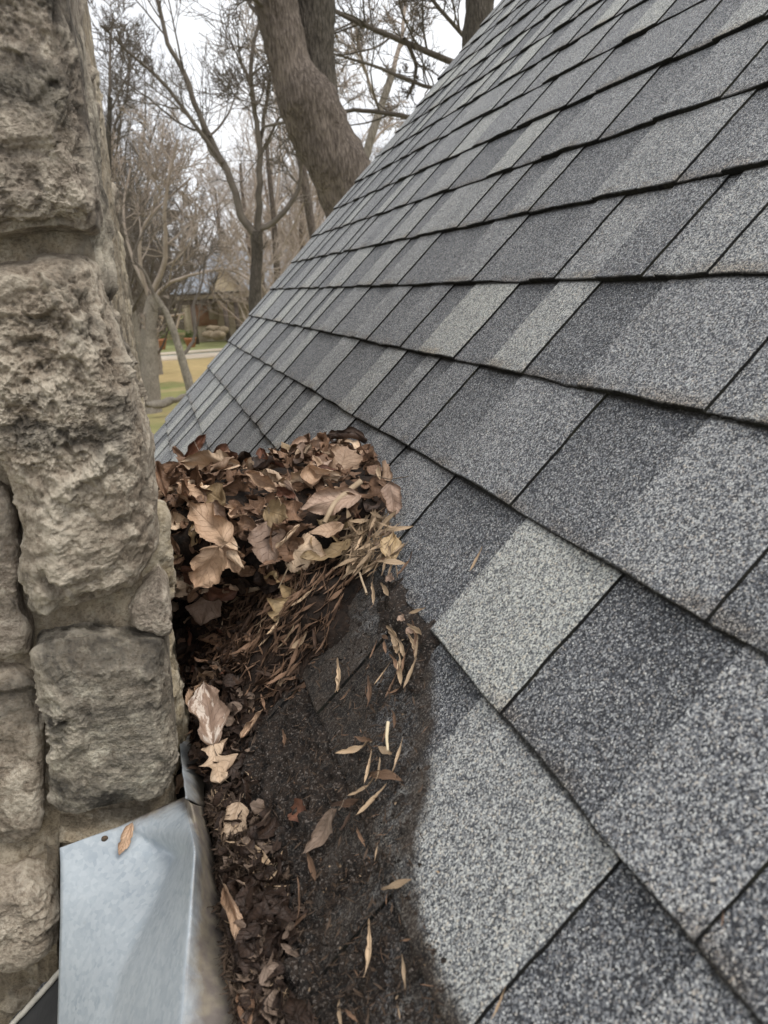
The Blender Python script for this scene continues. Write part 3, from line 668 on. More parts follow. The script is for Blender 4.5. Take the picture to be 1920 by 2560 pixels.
matV, matF, matP = mat_sheet([(440, 1250), (700, 1250), (900, 1400), (905, 1470), (872, 1520), (850, 1590), (770, 1660), (700, 1730), (655, 1790), (620, 1870), (590, 1960), (570, 2040), (545, 2060), (518, 1900), (470, 1700), (446, 1560)], .030, .05, 1.0)
mat2V, mat2F, mat2P = mat_sheet([(535, 1960), (600, 1990), (640, 2080), (700, 2180), (725, 2280), (690, 2380), (660, 2440), (720, 2520), (780, 2680), (640, 2680), (592, 2420), (560, 2200)], .020, .035, 2.0)
soilV, soilF, _ = mat_sheet([(430, 1500), (700, 1640), (760, 1760), (820, 1880), (860, 2000), (880, 2140), (860, 2280), (900, 2480), (960, 2700), (640, 2700), (570, 2300), (520, 1950)], .0075, .07, 3.0, .0022, 1.5, -.0024, .045)
seV, seF, _ = mat_sheet([(985, 1440), (1030, 1480), (1075, 1560), (1080, 1640), (1050, 1740), (1000, 1760), (985, 1650), (960, 1560), (950, 1480)], .006, .03, 4.0, .003, .8, -.0005, .02)
lit = add_mesh('leaf_litter', *join([(coreV, coreF), (matV, matF), (mat2V, mat2F)]), M_LITTER)
tag(lit, 'dark rotting leaf litter packed between the chimney and the shingles', 'leaf litter', kind='stuff')
soil = add_mesh('soil', *join([(soilV, soilF), (seV, seF)]), M_SOIL)
tag(soil, 'black crumbly leaf mould smeared over the lower shingles', 'soil', kind='stuff')
rp_ = np.array([roof_pt(y, v, .004) for v in (-.5, 1.2) for y in (0.1, 3.3)])
allV, allF = join([(coreV, coreF), (matV, matF), (mat2V, mat2F), (rp_, np.array([(0, 1, 3, 2)]))])
BVH = BVHTree.FromPolygons([tuple(v) for v in allV], [tuple(int(i) for i in f) for f in allF])
flo = [c for c in chim.children if c.name.startswith('flashing')][0]
fV = np.array([tuple(v.co) for v in flo.data.vertices]) + np.array(chim.location)
BVF = BVHTree.FromPolygons([tuple(v) for v in fV], [tuple(p.vertices) for p in flo.data.polygons])
def hit(px, py, bvh=None):
    d = Vector(ray(px, py)).normalized(); h = (bvh or BVH).ray_cast(Vector((0, 0, 0)), d)
    if h[0] is None: return on_roof(px, py, .004), np.array(N_OUT)
    n = np.array(h[1]);
    if n @ np.array(d) > 0: n = -n
    return np.array(h[0]), n

# ------------------------------------------------------------------ leaves and seeds
def leaf_shape(kind, seed, bend=0.0, cup=0.0, roll=0.0, wave=1.0):
    """unit-length leaf along +Y, width ~W; returns V, F, lu, lv"""
    r = np.random.default_rng(seed)
    nu, nvv = (64, 13) if kind in ('elm', 'lobed', 'oval') else (26, 7)
    u = np.linspace(0, 1, nu)
    if kind == 'elm':
        w_ = .36 * np.sin(PI * u ** .85) ** .72 * (1 - .35 * u ** 3); w_ = np.where(u > .86, w_ * (1 - (u - .86) / .14 * .55), w_)
        ser = 1 + .10 * ((u * 19 + seed * .3) % 1 - .5) * (u > .05)
    elif kind == 'lobed':
        w_ = .13 + .27 * (1 - 2 * np.abs(((u * 2.3 + .30) % 1) - .5)) ** 1.2 * np.sin(PI * np.clip(u, 0, 1)) ** .35; w_ *= (1 - .4 * u ** 4); w_[u > .93] *= ((1 - u[u > .93]) / .07)
        w_[u < .06] *= u[u < .06] / .06; ser = 1 + 0 * u
    elif kind == 'oval': w_ = .30 * np.sin(PI * u ** .9) ** .8; ser = 1 + 0 * u
    elif kind == 'lance': w_ = .13 * np.sin(PI * u ** .8) ** .9; ser = 1 + 0 * u
    elif kind == 'samara': w_ = (.030 + .052 * np.sin(PI * np.clip((u - .25) / .8, 0, 1)) ** .8) * np.where(u < .08, u / .08, 1) * np.sqrt(np.clip(1 - u, 0, 1) / .5).clip(0, 1)
    elif kind == 'sliver': w_ = .028 * np.sin(PI * u ** .9) ** .6
    if kind not in ('elm', 'lobed', 'oval'): ser = 1 + 0 * u
    v = np.linspace(-1, 1, nvv); UU, VV = np.meshgrid(u, v, indexing='ij')
    asym = 1 + .08 * r.normal()
    W_ = (w_ * ser)[:, None] * np.where(VV > 0, asym, 2 - asym)
    # torn margin
    tear = 1 - .75 * np.maximum(0, perlin(np.stack([UU.ravel() * 6, np.sign(VV).ravel() * 3, np.full(UU.size, seed * 1.7)], 1)).reshape(UU.shape) - .10) * np.abs(VV) ** 2
    X_ = VV * W_ * tear; Y_ = UU - .02 * (VV ** 2)
    if kind in ('elm', 'lobed', 'oval'): Y_ = Y_ + np.abs(VV) * .06 * np.sin(PI * UU)
    Z_ = -.12 * cup * 0 + np.abs(X_) * .28 * (0.5 + r.random())
    if kind == 'elm': Z_ = Z_ + .004 * np.sin((UU * 8 - np.abs(VV) * 1.9) * 2 * PI) * np.minimum(1, np.abs(VV) * 3)
    Z_ = Z_ + wave * .055 * perlin(np.stack([UU.ravel() * 2.6, VV.ravel() * 1.3, np.full(UU.size, seed * 2.3)], 1)).reshape(UU.shape) * (1.0 if w_.max() > .1 else .35)
    Z_ = Z_ + wave * .10 * (np.abs(VV) ** 2) * (w_.max()) * perlin(np.stack([UU.ravel() * 4, np.sign(VV).ravel() * 2, np.full(UU.size, seed * 3.3 + 5)], 1)).reshape(UU.shape) * 2
    # curl across the width
    if cup:
        a = X_ * cup / max(w_.max(), .05); rad = max(w_.max(), .05) / cup
        X2 = np.sin(a) * (rad - Z_); Z2 = rad - np.cos(a) * (rad - Z_); X_, Z_ = X2, Z2
    if bend:
        a = (Y_ - .5) * bend; rad = 1 / bend
        Y2 = np.sin(a) * (rad - Z_) + .5; Z2 = rad - np.cos(a) * (rad - Z_); Y_, Z_ = Y2, Z2
    if roll:
        a = (UU - .5) * roll; X2 = X_ * np.cos(a) - Z_ * np.sin(a); Z2 = X_ * np.sin(a) + Z_ * np.cos(a); X_, Z_ = X2, Z2
    V = np.stack([X_, Y_, Z_], -1).reshape(-1, 3)
    return V, grid_faces(nu, nvv), UU.ravel(), VV.ravel()
def tube(P, rad, sides=5):
    P = np.asarray(P, float); n = len(P); rad = np.broadcast_to(rad, n)
    T = np.gradient(P, axis=0); T /= np.linalg.norm(T, axis=1)[:, None] + 1e-12
    ref = np.array([.31, .87, .38]) if abs(T[0] @ np.array([.31, .87, .38])) < .9 else np.array([1., 0, 0])
    A = np.cross(T, ref); A /= np.linalg.norm(A, axis=1)[:, None] + 1e-12; B = np.cross(T, A)
    th = np.linspace(0, 2 * PI, sides, endpoint=False)
    V = P[:, None, :] + rad[:, None, None] * (np.cos(th)[None, :, None] * A[:, None, :] + np.sin(th)[None, :, None] * B[:, None, :])
    return V.reshape(-1, 3), grid_faces(n, sides, wrap=True)
V, F = tube(_bead, .0032, 8); child('sealant_bead', V + (fbm(V, 90, 2) * .0012)[:, None], F, mat_simple('pale sealant', (.38, .36, .31), (.5, .47, .41), 60), chim)
_lm = {}
def leaf_mesh(kind, var, bend, cup, roll, wave, mat):
    key = (kind, var, round(bend, 2), round(cup, 2), round(roll, 2), round(wave, 2), mat.name)
    if key not in _lm:
        V, F, lu, lv = leaf_shape(kind, var, bend, cup, roll, wave)
        o = add_mesh('leaf', V, F, mat, attrs={'lu': lu, 'lv': lv}); me = o.data; bpy.data.objects.remove(o)
        sv, sf = tube([(0, .02, .004), (0, -.05, .0), (.01, -.12, .01), (.025, -.18, .02)], [.008, .007, .006, .008], 5)
        o = add_mesh('leaf_stalk', sv, sf, M_TWIG); m2 = o.data; bpy.data.objects.remove(o)
        _lm[key] = (me, m2)
    return _lm[key]
CNT = {}
def place(name, me, loc, along, normal, size, wid=1.0, label=None, cat=None, group=None, stalk=None):
    along = np.array(along, float); along /= np.linalg.norm(along) + 1e-12
    normal = np.array(normal, float); normal -= (normal @ along) * along; normal /= np.linalg.norm(normal) + 1e-12
    side = np.cross(along, normal)
    o = bpy.data.objects.new(name, me); COL.objects.link(o)
    m = Matrix.Identity(4)
    for i in range(3): m[i][0] = side[i] * size * wid; m[i][1] = along[i] * size; m[i][2] = normal[i] * size; m[i][3] = loc[i]
    o.matrix_world = m; tag(o, label, cat, group)
    CNT[name] = CNT.get(name, 0) + 1
    if stalk is not None:
        s = bpy.data.objects.new('leaf_stalk', stalk); COL.objects.link(s); s.parent = o
    return o
def px_leaf(kind, col, b, t, label, lift=.012, tilt=0.0, wid=1.0, bend=0.0, cup=0.0, roll=0.0, wave=2.1, var=1, name='dead_leaf', cat='leaf', group=None, bvh=None, stalk=True, flat=0.0, dl=0.0, mats=None):
    """leaf whose stalk end and tip are seen at pixels b and t, lying on what the ray meets there"""
    if kind == 'elm' and abs(cup) < .7 and bvh is None: cup += .45; roll = roll or (.7 if var % 2 else -.6); bend = bend or (.9 if var % 3 else -.8)
    P0, n0 = hit(*b, bvh); P1, n1 = hit(*t, bvh)
    c0, c1 = np.linalg.norm(P0), np.linalg.norm(P1)
    # keep the two ends at similar distance (leaf lies across small hollows)
    mx_ = min(c0, c1); c0 = min(c0, mx_ + .03 + dl); c1 = min(c1, mx_ + .03 + dl)
    P0 = P0 / np.linalg.norm(P0) * (c0 - lift); P1 = P1 / np.linalg.norm(P1) * (c1 - lift)
    al = P1 - P0; L = np.linalg.norm(al); al /= L
    view = -(P0 + P1) / 2; view /= np.linalg.norm(view)
    nrm = view * (1 - flat) + (n0 + n1) / 2 * flat
    nrm -= (nrm @ al) * al; nrm /= np.linalg.norm(nrm); sd = np.cross(al, nrm)
    nrm = nrm * math.cos(tilt) + sd * math.sin(tilt)
    m = (mats or LEAF)[col]; me, st = leaf_mesh(kind, var, bend, cup, roll, wave, m)
    return place(name, me, P0, al, nrm, L, wid, label, cat, group, st if stalk else None)

def z2(x, y): return (360 + x * .434, 1080 + y * .434)
def z5(x, y): return (480 + x * .434, 1700 + y * .434)
def z4(x, y): return (x * .4791, 1500 + y * .4791)
GL = 'dead leaves heaped behind the chimney'
H = [  # kind, colour, stalk end, tip, label, options
 ('elm', 'tan', z2(500, 635), z2(262, 425), 'large toothed tan leaf with clear ribs, on the left front of the heap', dict(lift=.035, cup=.5, wid=1.05, var=2)),
 ('elm', 'mauve', z2(720, 470), z2(712, 785), 'greyish pink toothed leaf with its point hanging down at the middle of the heap', dict(lift=.035, cup=.35, wid=1.25, var=3, tilt=.2)),
 ('elm', 'tan', z2(430, 640), z2(300, 905), 'broad pale tan leaf below the large ribbed leaf beside the stone', dict(lift=.030, wid=1.15, var=4, cup=.3)),
 ('elm', 'tan', z2(470, 640), z2(540, 815), 'mid brown ribbed leaf tucked between the pale lobed leaf and the pointed pink one', dict(lift=.022, wid=1.2, var=5)),
 ('elm', 'mauve', z2(400, 880), z2(320, 1120), 'purplish brown toothed leaf folded on the lower left of the heap', dict(lift=.03, wid=1.3, cup=.6, var=6)),
 ('elm', 'white', z2(400, 1800), z2(345, 1440), 'wet brown leaf with whitish patches lying by the foot of the stone', dict(lift=.02, wid=1.1, cup=.9, var=7)),
 ('lobed', 'pale', z4(1110, 745), z4(1150, 960), 'small pale leaf with sharp points beside the metal flashing', dict(lift=.012, wid=1.15, var=8, cup=.2)),
 ('elm', 'pale', z5(270, 712), z5(185, 1015), 'pale curled leaf standing on edge on the black soil near the flashing', dict(lift=.032, wid=.95, cup=.9, var=9, bend=.5)),
 ('lance', 'taupe', z5(850, 745), z5(650, 1015), 'long narrow arched grey brown leaf lying on the dirty shingles', dict(lift=.012, wid=1.5, bend=1.3, tilt=.5, var=10, cup=.5)),
 ('lance', 'yellow', z2(1215, 660), z2(905, 755), 'crescent shaped yellowish leaf over the dark hollow of the heap', dict(lift=.03, wid=1.9, bend=1.6, tilt=.9, var=11)),
 ('lance', 'tan', z2(1160, 560), z2(945, 600), 'smaller crescent leaf just above the yellowish crescent leaf', dict(lift=.03, wid=2.0, bend=1.4, tilt=.8, var=12)),
 ('lobed', 'yellow', z2(870, 910), z2(750, 1095), 'tan leaf with bitten edge among the dark seeds under the hollow', dict(lift=.022, wid=1.5, var=13, cup=.4)),
 ('oval', 'brown', z2(650, 540), z2(535, 520), 'small rounded brown leaf above the pointed pink leaf', dict(lift=.03, wid=1.5, var=14, cup=.5)),
 ('oval', 'yellow', z2(470, 410), z2(350, 330), 'yellowish three cornered leaf above the large ribbed leaf', dict(lift=.03, wid=1.6, var=15, cup=.3)),
 ('oval', 'yellow', z2(700, 450), z2(830, 495), 'golden brown diamond shaped leaf in the middle of the heap', dict(lift=.035, wid=1.6, var=16, cup=.3)),
 ('elm', 'mauve', z2(1425, 305), z2(1440, 510), 'ribbed leaf hanging at the right end of the heap', dict(lift=.02, wid=.95, var=17, cup=.4)),
 ('elm', 'red', z2(380, 120), z2(580, 180), 'dark reddish toothed leaf lying on the back top of the heap', dict(lift=.02, wid=1.1, var=18, cup=.5, tilt=-.2)),
 ('elm', 'red', z2(235, 165), z2(362, 8), 'dark saw edged leaf sticking up above the heap near the stone', dict(lift=.03, wid=.75, var=19, cup=.8)),
 ('oval', 'brown', z2(230, 160), z2(165, 80), 'curled brown leaf upright beside the saw edged leaf', dict(lift=.03, wid=1.0, var=20, cup=1.2)),
 ('elm', 'tan', z2(1130, 215), z2(1170, 75), 'folded tan leaf standing up at the top right of the heap', dict(lift=.03, wid=1.9, var=21, cup=.3)),
 ('oval', 'red', z2(700, 190), z2(672, 95), 'small red brown leaf pointing up from the middle top of the heap', dict(lift=.02, wid=.9, var=22, cup=.7)),
 ('elm', 'pale', z2(570, 215), z2(205, 170), 'broad pale leaf lying flat on the top left of the heap', dict(lift=.025, wid=.75, var=23, cup=.3, tilt=.2)),
 ('elm', 'pale', z2(1130, 260), z2(790, 300), 'large pale ribbed leaf lying flat on the top right of the heap', dict(lift=.025, wid=.8, var=24, cup=.3)),
 ('elm', 'mauve', z2(1240, 370), z2(900, 440), 'pinkish brown leaf layered under the large pale leaf on the right', dict(lift=.03, wid=.7, var=25, cup=.5)),
 ('oval', 'yellow', z2(1420, 750), z2(1440, 585), 'smooth oval tan leaf among the seeds under the right end of the heap', dict(lift=.015, wid=1.0, var=26, cup=.3, stalk=False)),
 ('oval', 'tan', z2(430, 1400), z2(305, 1440), 'small orange brown curled leaf above the white patched leaf', dict(lift=.02, wid=1.1, var=27, cup=1.0)),
 ('elm', 'tan', z2(560, 1760), z2(690, 1590), 'large rolled brown leaf on the dark litter right of the white patched leaf', dict(lift=.02, wid=.8, var=28, cup=2.0, bend=1.0)),
 ('oval', 'pale', z2(760, 670), z2(900, 530), 'rolled pale leaf beside the tip of the pointed pink leaf', dict(lift=.035, wid=.7, var=29, cup=2.2)),
 ('oval', 'tan', z4(690, 1165), z4(620, 1335), 'blurred brown leaf scrap lying on the light metal flashing', dict(lift=.006, wid=.8, var=30, cup=.6, bvh=BVF)),
 ('lobed', 'tan', z4(1005, 850), z4(910, 1015), 'crumpled tan leaf at the corner of the stone above the flashing', dict(lift=.008, wid=.7, var=31, cup=.8, bvh=BVF)),
 ('oval', 'red', z5(660, 800), z5(568, 735), 'small reddish leaf alone on the black soil', dict(lift=.006, wid=1.2, var=32, cup=.4)),
 ('elm', 'brown', z2(60, 160), z2(130, 380), 'dark leaf wedged upright between the stone and the heap', dict(lift=.03, wid=.6, var=33, cup=.6)),
 ('elm', 'tan', z2(600, 250), z2(800, 340), 'light brown leaf on the top centre beside the red brown scrap', dict(lift=.03, wid=.9, var=34, cup=.6)),
 ('elm', 'red', z2(870, 400), z2(770, 320), 'rusty red leaf scrap half buried in the top centre of the heap', dict(lift=.03, wid=.8, var=35, cup=.5)),
 ('elm', 'mauve', z2(370, 400), z2(490, 530), 'leaf with a pale fringed edge behind the large ribbed leaf', dict(lift=.024, wid=.7, var=36, cup=.6)),
 ('elm', 'brown', z5(330, 2000), z5(290, 1770), 'dark brown leaf beside the foot of the flashing at the bottom edge', dict(lift=.01, wid=.7, var=37, cup=.7)),
 ('elm', 'tan', z4(1170, 1500), z4(1300, 1880), 'long torn tan leaf edge curling along the flashing', dict(lift=.012, wid=.32, var=38, cup=.9, bend=-.6)),
]
for kind, col, b, t, lab, opt in H: px_leaf(kind, col, b, t, lab, **opt)

# unnamed leaves of the heap: on the top and on the front of the core
tri = coreV[coreF]; cen = tri.mean(1); nrm_ = np.cross(tri[:, 2] - tri[:, 0], tri[:, 3] - tri[:, 1]); area = np.linalg.norm(nrm_, axis=1); nrm_ /= area[:, None] + 1e-12
flip = (nrm_ * (-cen)).sum(1) < 0; nrm_[flip] *= -1
okf = (cen[:, 2] > Z_TOP - .135) & (cen[:, 1] < 1.29) & (cen[:, 2] > roof_Z(cen[:, 0]) + .004) & (cen[:, 0] > -.035)
pr_ = area * okf * np.where(nrm_[:, 2] > .6, .8, 1.5); pr_ = pr_ / pr_.sum()
pick = rng.choice(len(cen), 222, p=pr_)
kinds = ['elm', 'elm', 'elm', 'oval', 'lobed', 'lance', 'elm']
cols = ['tan', 'tan', 'pale', 'pale', 'pale', 'brown', 'mauve', 'tan', 'red', 'tan', 'brown', 'yellow', 'brown', 'dark']
for i, f in enumerate(pick):
    top_ = nrm_[f][2] > .6
    kd = rnd.choice(kinds); c = rnd.choice(cols)
    if not top_ and rnd.random() < .3: c = rnd.choice(['brown', 'dark', 'red'])
    nn = nrm_[f] + rng.normal(size=3) * (.55 if top_ else .75); nn /= np.linalg.norm(nn)
    al = rng.normal(size=3); al -= (al @ nn) * nn; al /= np.linalg.norm(al)
    L = rnd.uniform(.034, .066) * (1.15 if kd == 'lance' else 1)
    me, st = leaf_mesh(kd, rnd.randint(40, 52), rnd.choice([0, .8, -.8, 1.6, -1.5]), rnd.choice([.4, .8, -.8, 1.4, 2.2]), rnd.choice([0, .6, 1.2, -1.2]), 1.9, LEAF[c])
    loc = cen[f] + nrm_[f] * (rnd.uniform(-.006, .015)) - al * L * .5
    # keep clear of the shingles and of the wall
    gap = (N_IN @ loc) - HC + .006
    if gap > 0: loc = loc + N_OUT * gap
    CW = {'tan': 'tan', 'pale': 'pale', 'brown': 'brown', 'mauve': 'pinkish grey', 'yellow': 'yellowish', 'red': 'red brown', 'dark': 'blackish'}[c]; KW = {'elm': 'toothed', 'oval': 'oval', 'lobed': 'jagged', 'lance': 'narrow'}[kd]
    place('dead_leaf', me, loc, al, nn, L, rnd.uniform(.85, 1.2),
          f'crumpled {CW} {KW} leaf in the top layer of the heap' if top_ else f'curled {CW} {KW} leaf packed in the front side of the heap', 'leaf', GL, None)

# seeds
def seed_mesh(var, bend, roll, mat, kind='samara'):
    return leaf_mesh(kind, 60 + var, bend, .3, roll, 1.0, mat)[0]
SV = [seed_mesh(v, b, r_, SEED[c]) for v, b, r_ in ((0, .3, .3), (1, .8, -.6), (2, -.5, .5), (3, 1.1, .9)) for c in ('tan', 'brown', 'dark')]
SBY = {'tan': SV[0::3], 'brown': SV[1::3], 'dark': SV[2::3]}
def px_seed(x1, y1, x2, y2, col, label, lift=.004, wid=1.0, group='loose ash seeds on the shingles', name='ash_seed', kind='samara', bvh=None):
    P0, n0 = hit(x1, y1, bvh); P1, n1 = hit(x2, y2, bvh)
    P0 = P0 + n0 * lift; P1 = P1 + n1 * lift; L = np.linalg.norm(P1 - P0)
    me = rnd.choice(SBY[col]) if kind == 'samara' else leaf_mesh(kind, 71, .3, .5, .2, 1, SEED[col])[0]
    return place(name, me, P0, P1 - P0, (n0 + n1) + rng.normal(size=3) * .25, L, wid, label, 'seed', group)
S5 = [  # x1 y1 x2 y2 (crop 5) colour width label
 (865, 0, 857, 95, 'tan', 1.3, 'upright pale seed lying above the pinkish seed on dirty shingle'), (925, 75, 870, 135, 'brown', 1.8, 'short pinkish seed beside the upright pale one'),
 (1040, 0, 1045, 180, 'brown', 1.2, 'dark brown splintered seed between the pale upright seed and the fanned seeds'),
 (1190, 310, 1190, 180, 'brown', 1.5, 'brown seed with a thin tip pointing uphill above the white stalk'), (1110, 370, 1170, 240, 'brown', 1.0, 'dull slim seed leaning left of the white stalk'),
 (1080, 365, 960, 350, 'brown', 1.2, 'short brownish seed lying level, left of the white stalk'), (1055, 400, 868, 435, 'tan', 1.1, 'long tan seed lying almost level under the short brownish one'),
 (1060, 415, 1015, 615, 'tan', 1.0, 'slender light seed standing left of the crossed seeds'), (1175, 445, 1095, 395, 'tan', 1.9, 'small papery pale leaf scrap at the foot of the white stalk'),
 (1180, 545, 1240, 345, 'tan', 1.1, 'long pale seed at the right of the crossed seeds'), (1090, 600, 1110, 460, 'tan', 1.3, 'tan seed upright in the middle of the crossed seeds'),
 (1020, 550, 1230, 580, 'brown', 1.4, 'grey brown blade lying level across the crossed seeds'), (1085, 600, 930, 690, 'tan', .9, 'thin curved tan seed below the crossed seeds'),
 (1150, 615, 970, 795, 'tan', 1.3, 'biggest tan blade slanting down left under the crossed seeds'), (850, 720, 1010, 730, 'dark', 1.6, 'dark wet blade beside the end of the arched leaf'),
 (960, 740, 880, 890, 'dark', 1.5, 'dark wet blade hanging below the arched leaf end'), (545, 305, 560, 400, 'brown', 1.7, 'small brown seed alone above the red leaf on black soil'),
 (340, 695, 290, 630, 'tan', 1.8, 'frayed tan seed scrap above the pale curled leaf'), (150, 735, 250, 690, 'tan', 1.7, 'pinkish tan seed lying level beside the flashing'),
 (130, 610, 175, 700, 'tan', 1.5, 'tan seed beside the flashing, under the pointed leaf'), (120, 650, 145, 785, 'tan', 1.2, 'tan seed leaning on the flashing edge'),
 (245, 730, 215, 845, 'brown', 1.3, 'brown seed touching the top of the pale curled leaf'), (145, 820, 180, 890, 'tan', 1.8, 'short golden seed left of the pale curled leaf'),
 (330, 940, 490, 1130, 'tan', 1.0, 'long tan seed slanting down right below the pale curled leaf'), (400, 1020, 355, 1230, 'tan', .9, 'long tan seed crossing under the slanting one'),
 (680, 980, 740, 1180, 'brown', 1.1, 'dull olive seed below the tip of the arched leaf'), (955, 830, 1015, 970, 'brown', .8, 'narrow grey seed lying in the shingle joint'),
 (1075, 1060, 1095, 950, 'tan', .9, 'small orange seed on the edge of the dirt stain'), (1120, 1220, 1300, 1165, 'tan', 1.3, 'isolated golden seed lying across the shingle edge'),
 (560, 1480, 700, 1350, 'brown', 1.1, 'blurred reddish brown seed beside the fine litter'), (1055, 1400, 1040, 1740, 'tan', 1.0, 'large spotted tan seed with a long point, lower middle of the soil'),
 (1260, 1800, 1240, 1590, 'tan', 1.1, 'golden brown seed right of the large spotted seed'), (870, 1800, 880, 2020, 'tan', 1.2, 'pale grey seed standing at the bottom edge of the picture'),
 (990, 1990, 900, 1900, 'brown', 1.0, 'brown curved seed at the bottom edge right of the pale grey one'), (1150, 1220, 1140, 1310, 'brown', 1.3, 'brown seed stuck below the isolated golden seed'),
 (250, 1310, 350, 1260, 'brown', 1.3, 'brown seed on top of the fine litter beside the flashing'), (640, 1440, 650, 1150, 'brown', .5, 'thin dry stem lying along the black soil'),
 (1230, 1980, 1215, 1880, 'tan', 1.0, 'blurred small tan seed in the lower right of the soil'), (1430, 1110, 1455, 1130, 'tan', 1.8, 'tiny yellow chip on the clean shingle right of the stain'),
 (205, 1700, 300, 1860, 'tan', 1.1, 'pale seed lying against the foot of the flashing'), (470, 1820, 360, 1780, 'brown', 1.1, 'brown seed on the litter at the foot of the flashing')]
for x1, y1, x2, y2, c, wd, lab in S5: px_seed(*z5(x1, y1), *z5(x2, y2), c, lab, wid=wd)
S2 = [(1580, 710, 1475, 850, 'brown', .9, 'brown seed leaning away from the right end of the heap onto clean shingle'), (1140, 1330, 1140, 1525, 'tan', 1.0, 'upright pale seed alone in the middle of the dark stain'),
 (1205, 1500, 1150, 1560, 'brown', 1.7, 'short pink brown seed below the lone pale seed'), (1325, 1430, 1325, 1600, 'brown', 1.3, 'splintered brown seed right of the lone pale seed')]
for x1, y1, x2, y2, c, wd, lab in S2[:2]: px_seed(*z2(x1, y1), *z2(x2, y2), c, lab, wid=wd)
px_seed(1215, 1373, 1182, 1436, 'tan', 'single golden seed resting on the joint of the light shingle', wid=1.1)
px_seed(1823, 2279, 1817, 2330, 'brown', 'tiny straw coloured sliver on the shingle at the lower right', wid=.7)
px_seed(1279, 2470, 1240, 2565, 'tan', 'straw sliver stuck in the joint at the bottom edge', wid=.6)
FAN = [(1660, 1040, 1560, 1070, 'tan', 1.3), (1560, 1140, 1655, 1195, 'tan', 1.2), (1545, 1180, 1610, 1310, 'tan', 1.0), (1490, 1340, 1510, 1480, 'tan', 1.5), (1600, 1310, 1520, 1500, 'tan', 1.0), (1480, 1400, 1410, 1550, 'brown', 1.0),
 (1520, 1500, 1450, 1530, 'brown', 1.4), (1440, 1340, 1345, 1470, 'tan', .9), (1455, 1130, 1490, 1290, 'tan', 1.3), (1365, 1215, 1320, 1325, 'brown', 1.0), (1400, 1200, 1415, 1290, 'brown', 1.2), (1375, 1180, 1420, 1200, 'brown', 2.0),
 (1470, 1160, 1500, 1330, 'tan', 1.2), (1510, 1290, 1480, 1430, 'tan', 1.1), (1580, 1110, 1600, 1290, 'brown', 1.1), (1610, 1190, 1590, 1330, 'tan', 1.0), (1440, 1120, 1465, 1240, 'tan', 1.0), (1540, 1240, 1500, 1400, 'brown', 1.0),
 (1570, 1250, 1590, 1330, 'brown', 1.2), (1500, 1200, 1530, 1340, 'tan', 1.0), (1460, 1300, 1500, 1420, 'brown', 1.0)]
for a in FAN: px_seed(*z2(a[0], a[1]), *z2(a[2], a[3]), a[4], {'tan': 'pale dry', 'brown': 'brown'}[a[4]] + ' seed in the curved trail of seeds along the shingle edge', wid=a[5], lift=rnd.uniform(.003, .009), group='seeds trailing along the shingle edge')
HANG = [(1360, 900, 1370, 1030, 'tan', 1.2), (1395, 890, 1440, 970, 'tan', 1.4), (1440, 700, 1310, 850, 'tan', 1.4), (1300, 700, 1240, 830, 'tan', 1.2), (1270, 690, 1235, 880, 'tan', 1.0), (1330, 760, 1260, 870, 'tan', 1.1),
 (1475, 810, 1450, 770, 'tan', 1.6), (1350, 600, 1290, 760, 'tan', 1.0), (1290, 560, 1240, 700, 'brown', 1.0), (1500, 640, 1430, 740, 'tan', 1.3), (1380, 800, 1300, 850, 'tan', 1.0), (1500, 330, 1480, 440, 'tan', 1.3),
 (1400, 230, 1420, 320, 'tan', 1.3), (1480, 770, 1400, 800, 'brown', 1.1), (1310, 640, 1260, 760, 'tan', .9), (1370, 520, 1330, 680, 'brown', .9), (1340, 850, 1350, 960, 'tan', .9), (1250, 770, 1220, 860, 'tan', 1.0)]
for a in HANG: px_seed(*z2(a[0], a[1]), *z2(a[2], a[3]), a[4], {'tan': 'pale dry', 'brown': 'brown'}[a[4]] + ' seed hanging in the tangle under the right end of the heap', wid=a[5], lift=rnd.uniform(.006, .02), group='seeds under the right end of the heap')
PODS = [(1390, 560, 1430, 600), (1350, 630, 1385, 660), (1400, 830, 1440, 850), (1470, 1060, 1500, 1085), (1515, 1130, 1560, 1150), (930, 130, 945, 150)]
for x1, y1, x2, y2 in PODS: px_leaf('oval', 'mauve', z2(x1, y1), z2(x2, y2), 'small round pinkish pod lying among the dry seeds', lift=.008, wid=1.5, cup=.8, var=39, name='seed_pod', cat='seed pod', group='round pods among the seeds', stalk=False)

# matted seeds: individuals that show largest, the rest as one mass
mt = matV[matF]; mc = mt.mean(1)
polyM = np.array([yv(*q) for q in [(700, 1450), (860, 1440), (905, 1480), (868, 1520), (850, 1590), (790, 1670), (745, 1720), (700, 1740), (640, 1690), (560, 1660), (560, 1560), (600, 1460)]])
polyL = np.array([yv(*q) for q in [(440, 1560), (640, 1500), (720, 1740), (640, 1900), (560, 1980), (500, 1900), (450, 1750)]])
yvc = np.stack([mc[:, 1], mc @ D2], 1)
inM = np.where(poly_sd(yvc, polyM) > 0)[0]; inL = np.where(poly_sd(yvc, polyL) > 0)[0]
def mat_seed_at(P, col, label, group, spread=.35, L=None, upr=.004):
    al = D2 * rnd.uniform(.8, 1.1) + np.array([0, 1, 0]) * rnd.gauss(-.25, spread) + N_OUT * rnd.gauss(.0, .22)
    if rnd.random() < .5: al = -al
    L = L or rnd.uniform(.026, .042); al = al / np.linalg.norm(al)
    return P + N_OUT * rnd.uniform(.001, .010) - al * L / 2, al, N_OUT + rng.normal(size=3) * .45, L
